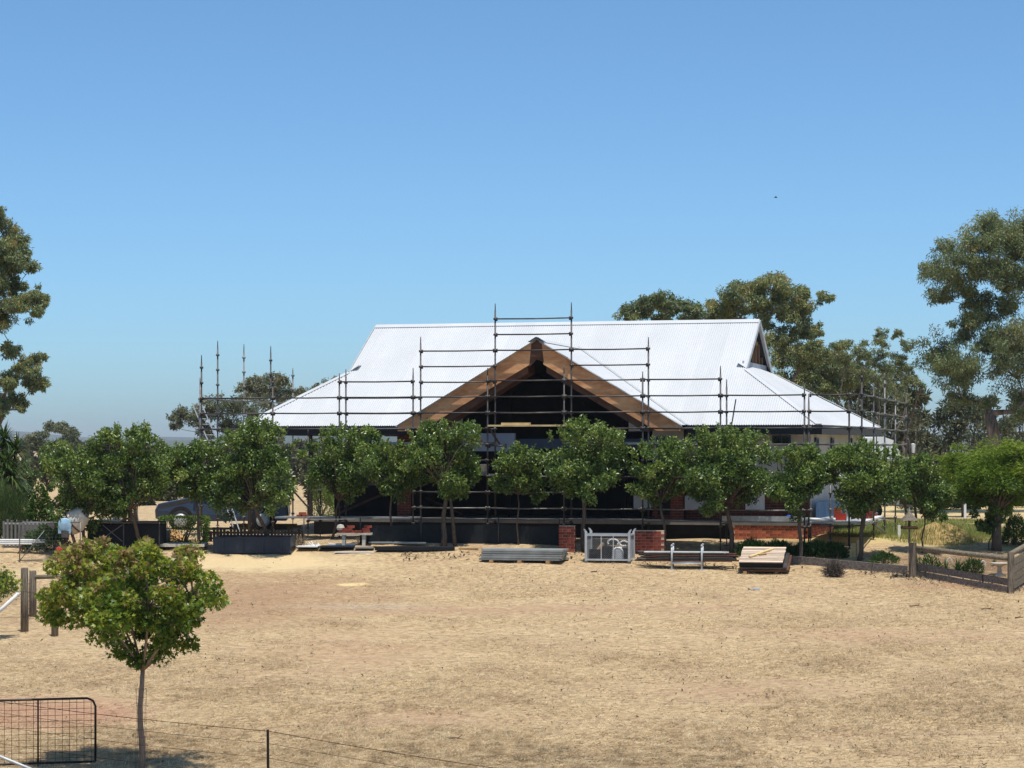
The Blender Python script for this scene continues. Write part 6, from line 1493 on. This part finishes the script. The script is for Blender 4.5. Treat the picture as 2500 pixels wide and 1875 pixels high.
# low sleeper wall left of it
C0 = ong(1890, 1372); C1 = ong(2218, 1402)
sw = thing('sleeper_wall', 'low grey sleeper edging under the right trees', 'edging', C0)
e = C1-C0
for i in range(4):
    a_, b_ = e*(i/4), e*((i+1)/4-0.012); MB().bar(a_+Vector((0,0,0.10)), b_+Vector((0,0,0.10)), 0.10, 0.26).build('sleeper', M['sleeper'], sw)
p = ong(2072, 1362)
for i, (dx, hh, a_) in enumerate(((0.0,0.26,0.4),(0.16,0.42,-0.3),(0.32,0.5,0.2))):
    o = link('timber_block', MB().box(-0.07,0.07,-0.05,0.05,0,hh).mesh('timber_block', M['board']), None, (p.x+dx, p.y+0.1*i, float(gz(p.x+dx, p.y+0.1*i))-0.01), a_); tag(o, ('shortest upright timber offcut left of the straight trunk', 'middle upright timber offcut left of the straight trunk', 'tallest upright timber offcut touching the straight trunk')[i], 'timber', 'timber offcuts beside the straight trunk')
# bird feeder
p = ong(2220, 1412); k = ppm(p.y)
bf = thing('bird_feeder', 'rustic bird feeder with a pyramid roof on a thin pole', 'bird feeder', p)
MB().tube([(0,0,-0.1),(0.0,0,1.38)], 0.022, 8).build('pole', M['post'], bf, True)
MB().box(-0.21,0.21,-0.2,0.2,1.38,1.41).build('tray', M['bargedark'], bf)
for x in (-0.2, 0.2): MB().box(x-0.012,x+0.012,-0.2,0.2,1.41,1.45).build('tray_edge', M['bargedark'], bf)
for y in (-0.2, 0.2): MB().box(-0.188,0.188,y-0.012,y+0.012,1.41,1.45).build('tray_edge', M['bargedark'], bf)
MB().box(-0.03,0.03,-0.03,0.03,1.41,1.64).build('roof_post', M['bargedark'], bf)
MB().add([(-0.23,-0.22,1.62),(0.23,-0.22,1.62),(0.23,0.22,1.62),(-0.23,0.22,1.62),(0,0,1.88),(0,0,1.66)], [(0,1,4),(1,2,4),(2,3,4),(3,0,4),(1,0,5),(2,1,5),(3,2,5),(0,3,5)]).build('roof', M['post'], bf)
# lantern on a leaning pole behind
q = hw(10.9, 11.0); Yl = 84.0; q = gnd((2222-CX)/F*Yl, Yl)
lp = thing('lamp_pole', 'dark leaning pole with a small white lantern at the end of the scaffold', 'pole', q)
MB().tube([(0.25,0,-0.1),(0.05,0,2.0),(-0.05,0,3.1)], [0.05,0.045,0.04], 8).build('pole', M['darkwood'], lp, True)
MB().lathe([(0.0,2.62),(0.055,2.62),(0.085,2.92),(0.09,2.95),(0.0,2.98)], 6, (0.10,-0.05,0)).build('lantern', M['white'], lp)
MB().bar((0.0,0,2.95),(0.10,-0.05,2.95),0.015,0.015).build('arm', M['bargedark'], lp)
# birdbath
p = ong(2440, 1406)
bb = thing('birdbath', 'pale concrete birdbath behind the right fence', 'birdbath', p)
MB().lathe([(0.0,-0.03),(0.14,-0.03),(0.14,0.04),(0.07,0.09),(0.055,0.24),(0.08,0.27),(0.0,0.27)], 14).build('pedestal', M['concrete'], bb, True)
MB().lathe([(0.0,0.27),(0.10,0.27),(0.24,0.34),(0.25,0.37),(0.22,0.365),(0.10,0.31),(0.0,0.305)], 18).build('bowl', M['concrete'], bb, True)
for i, (px, py) in enumerate(((2318,1383),(2400,1390))):
    q = ong(px, py); o = link('garden_hoop', MB().tube([(-0.08+0.08*(1-math.cos(a_)), 0, 0.17*math.sin(a_)+(0.08 if 0 < a_ < 3.1 else -0.03)) for a_ in np.linspace(0, math.pi, 11)], 0.010, 6).mesh('garden_hoop', M['white'], True), None, q); tag(o, ('white hoop left in the fenced bed', 'white hoop beside the birdbath')[i], 'hoop', 'white hoops in the fenced bed')
# white pegs in the field behind
for px, by, ty, lb in ((2356,1263,1230,'white peg in the dry field beyond the dirt mound'), (2195,1312,1282,'white peg in the green grass right of the platform'), (2270+247,1290,1250,'white peg at the far right of the field')):
    q = ong(px, by); k = ppm(q.y); o = link('marker_peg', MB().box(-0.045,0.045,-0.045,0.045,-0.1,(by-ty)/k).mesh('marker_peg', M['white']), None, q); tag(o, lb, 'peg', 'white pegs in the grass')
# dirt mound with dry weeds
p = ong(2315, 1330); k = ppm(p.y); mw, mh = 1.35, 0.56
rngm = np.random.default_rng(6); na, nr = 28, 9; V = [(0,0,mh)]; 
for r in range(1, nr+1):
    for j in range(na):
        a_ = 2*math.pi*j/na; f_ = r/nr; x = mw*f_*math.cos(a_)*(1+0.1*math.sin(3*a_)); y = mw*f_*math.sin(a_)
        V.append((x, y, (mh*math.cos(f_*math.pi/2)**1.2*(1+rngm.uniform(-0.28,0.22)) if r < nr else -0.10)))
mb = MB(); mb.v = V; mb.f = [(0,1+j,1+(j+1)%na) for j in range(na)]+[(1+(r-1)*na+j,1+r*na+j,1+r*na+(j+1)%na,1+(r-1)*na+(j+1)%na) for r in range(1,nr) for j in range(na)]
dm = thing('dirt_mound', 'weedy mound of brown soil in the right garden', 'mound', (p.x, p.y+1.2, p.z))
mb.build('soil', mat('mound_soil', L(172,146,96), 0.95, 0, 0.25, 5, 0.6, 0.1), dm, True)
n = 1900; a_ = rngm.uniform(0, 2*math.pi, n); f_ = np.sqrt(rngm.random(n)); x = mw*f_*np.cos(a_)*0.97; y = mw*f_*np.sin(a_)*0.97; z = mh*np.cos(f_*math.pi/2)**1.2
h_ = rngm.uniform(0.06, 0.24, n); b_ = rngm.uniform(0, 6.28, n); l_ = rngm.uniform(0.1, 0.7, n)*h_
Vv = np.stack([np.stack([x-0.008, y, z-0.05], -1), np.stack([x+0.008, y, z-0.05], -1), np.stack([x+np.cos(b_)*l_, y+np.sin(b_)*l_, z+h_], -1)], 1).reshape(-1, 3)
o = link('weeds', npmesh('weeds', Vv, np.arange(3*n).reshape(-1,3), M['greengrass'], np.clip(rngm.normal(0.6,0.3,n),0,1)), dm); o['kind'] = 'stuff'
# white caravan behind the right end
Yc = 90.0; q = gnd((2118-CX)/F*Yc, Yc)
cv = thing('caravan', 'white caravan with a rounded front parked behind the house', 'caravan', q, 0.35)
prof = [(-2.2,0.55),(-2.2,2.95),(-2.05,3.14),(0.1,3.24),(0.55,3.10),(0.85,2.6),(0.95,1.6),(0.8,0.55)]
mb = MB(); n = len(prof); mb.add([(x,-1.1,z) for x,z in prof]+[(x,1.1,z) for x,z in prof], [tuple(range(n)), tuple(range(2*n-1,n-1,-1))]+[(i,i+n,(i+1)%n+n,(i+1)%n) for i in range(n)]); mb.build('body', M['white'], cv)
for x in (-1.5, -0.1): MB().box(x-0.4, x+0.4, -1.115, -1.10, 1.5, 2.1).build('window', M['glass'], cv)
MB().box(-2.2,0.8,-1.112,-1.10,1.1,1.2).build('stripe', M['slab'], cv)
for y in (-1.05, 1.05): MB().lathe([(0.0,-0.09),(0.33,-0.09),(0.33,0.09),(0.0,0.09)], 18, (-0.3,y,0.32), (0,1,0)).build('wheel', M['rubber'], cv, True)
MB().bar((0.8,0,0.55),(2.0,0,0.45),0.1,0.1).build('drawbar', M['steeldark'], cv); MB().tube([(1.9,0,-0.05),(1.9,0,0.5)], 0.03, 7).build('jockey_leg', M['zinc'], cv)
# power pole top seen over the left trees
Yp = 160; q = gnd((265-CX)/F*Yp, Yp); k = ppm(Yp); hh = (CZ-(1048-H)/F*Yp)-q.z
pp_ = thing('power_pole', 'dark power pole with a crossarm above the left trees', 'pole', q)
MB().tube([(0,0,-0.2),(0,0,hh)], [0.17,0.13], 8).build('pole', M['darkwood'], pp_, True)
MB().box(-1.0, 0.15, -0.06, 0.06, hh-0.62, hh-0.44).build('crossarm', M['darkwood'], pp_)
# bird
Yb = 260; q = at(1894, 482, Yb)
bd = thing('bird', 'small dark bird high in the sky right of centre', 'bird', q)
MB().lathe([(0.0,-0.2),(0.04,-0.15),(0.07,0.0),(0.05,0.12),(0.03,0.18),(0.0,0.22)], 8, (0,0,0), (1,0.3,0)).build('body', M['birdblack'], bd, True)
for s in (-1, 1): MB().prism([(0.08,0,0.02),(-0.06,0,0.02),(-0.12+0.05,s*0.42,0.10),(0.04,s*0.3,0.12)], (0,0,0.012)).build('wing', M['birdblack'], bd)
MB().prism([(-0.18,0.0,0.0),(-0.34,-0.12,0.0),(-0.32,0.0,0.0)], (0,0,0.01)).build('tail', M['birdblack'], bd)

# ---- the air: thin even haze round the whole place
m = bpy.data.materials.new('haze_air'); m.use_nodes = True; N = m.node_tree.nodes; N.remove(N['Principled BSDF'])
pv = N.new('ShaderNodeVolumePrincipled'); pv.inputs['Color'].default_value = (0.88, 0.94, 1.0, 1); pv.inputs['Absorption Color'].default_value = (1, 1, 1, 1); pv.inputs['Density'].default_value = HAZE; pv.inputs['Anisotropy'].default_value = 0.2
m.node_tree.links.new(pv.outputs[0], N['Material Output'].inputs['Volume'])
hb = MB().box(-9500, 9500, -450, 9500, -22, 66).build('haze', m); tag(hb, 'thin blue summer haze over the whole place', 'haze', kind='stuff'); hb.display_type = 'WIRE'
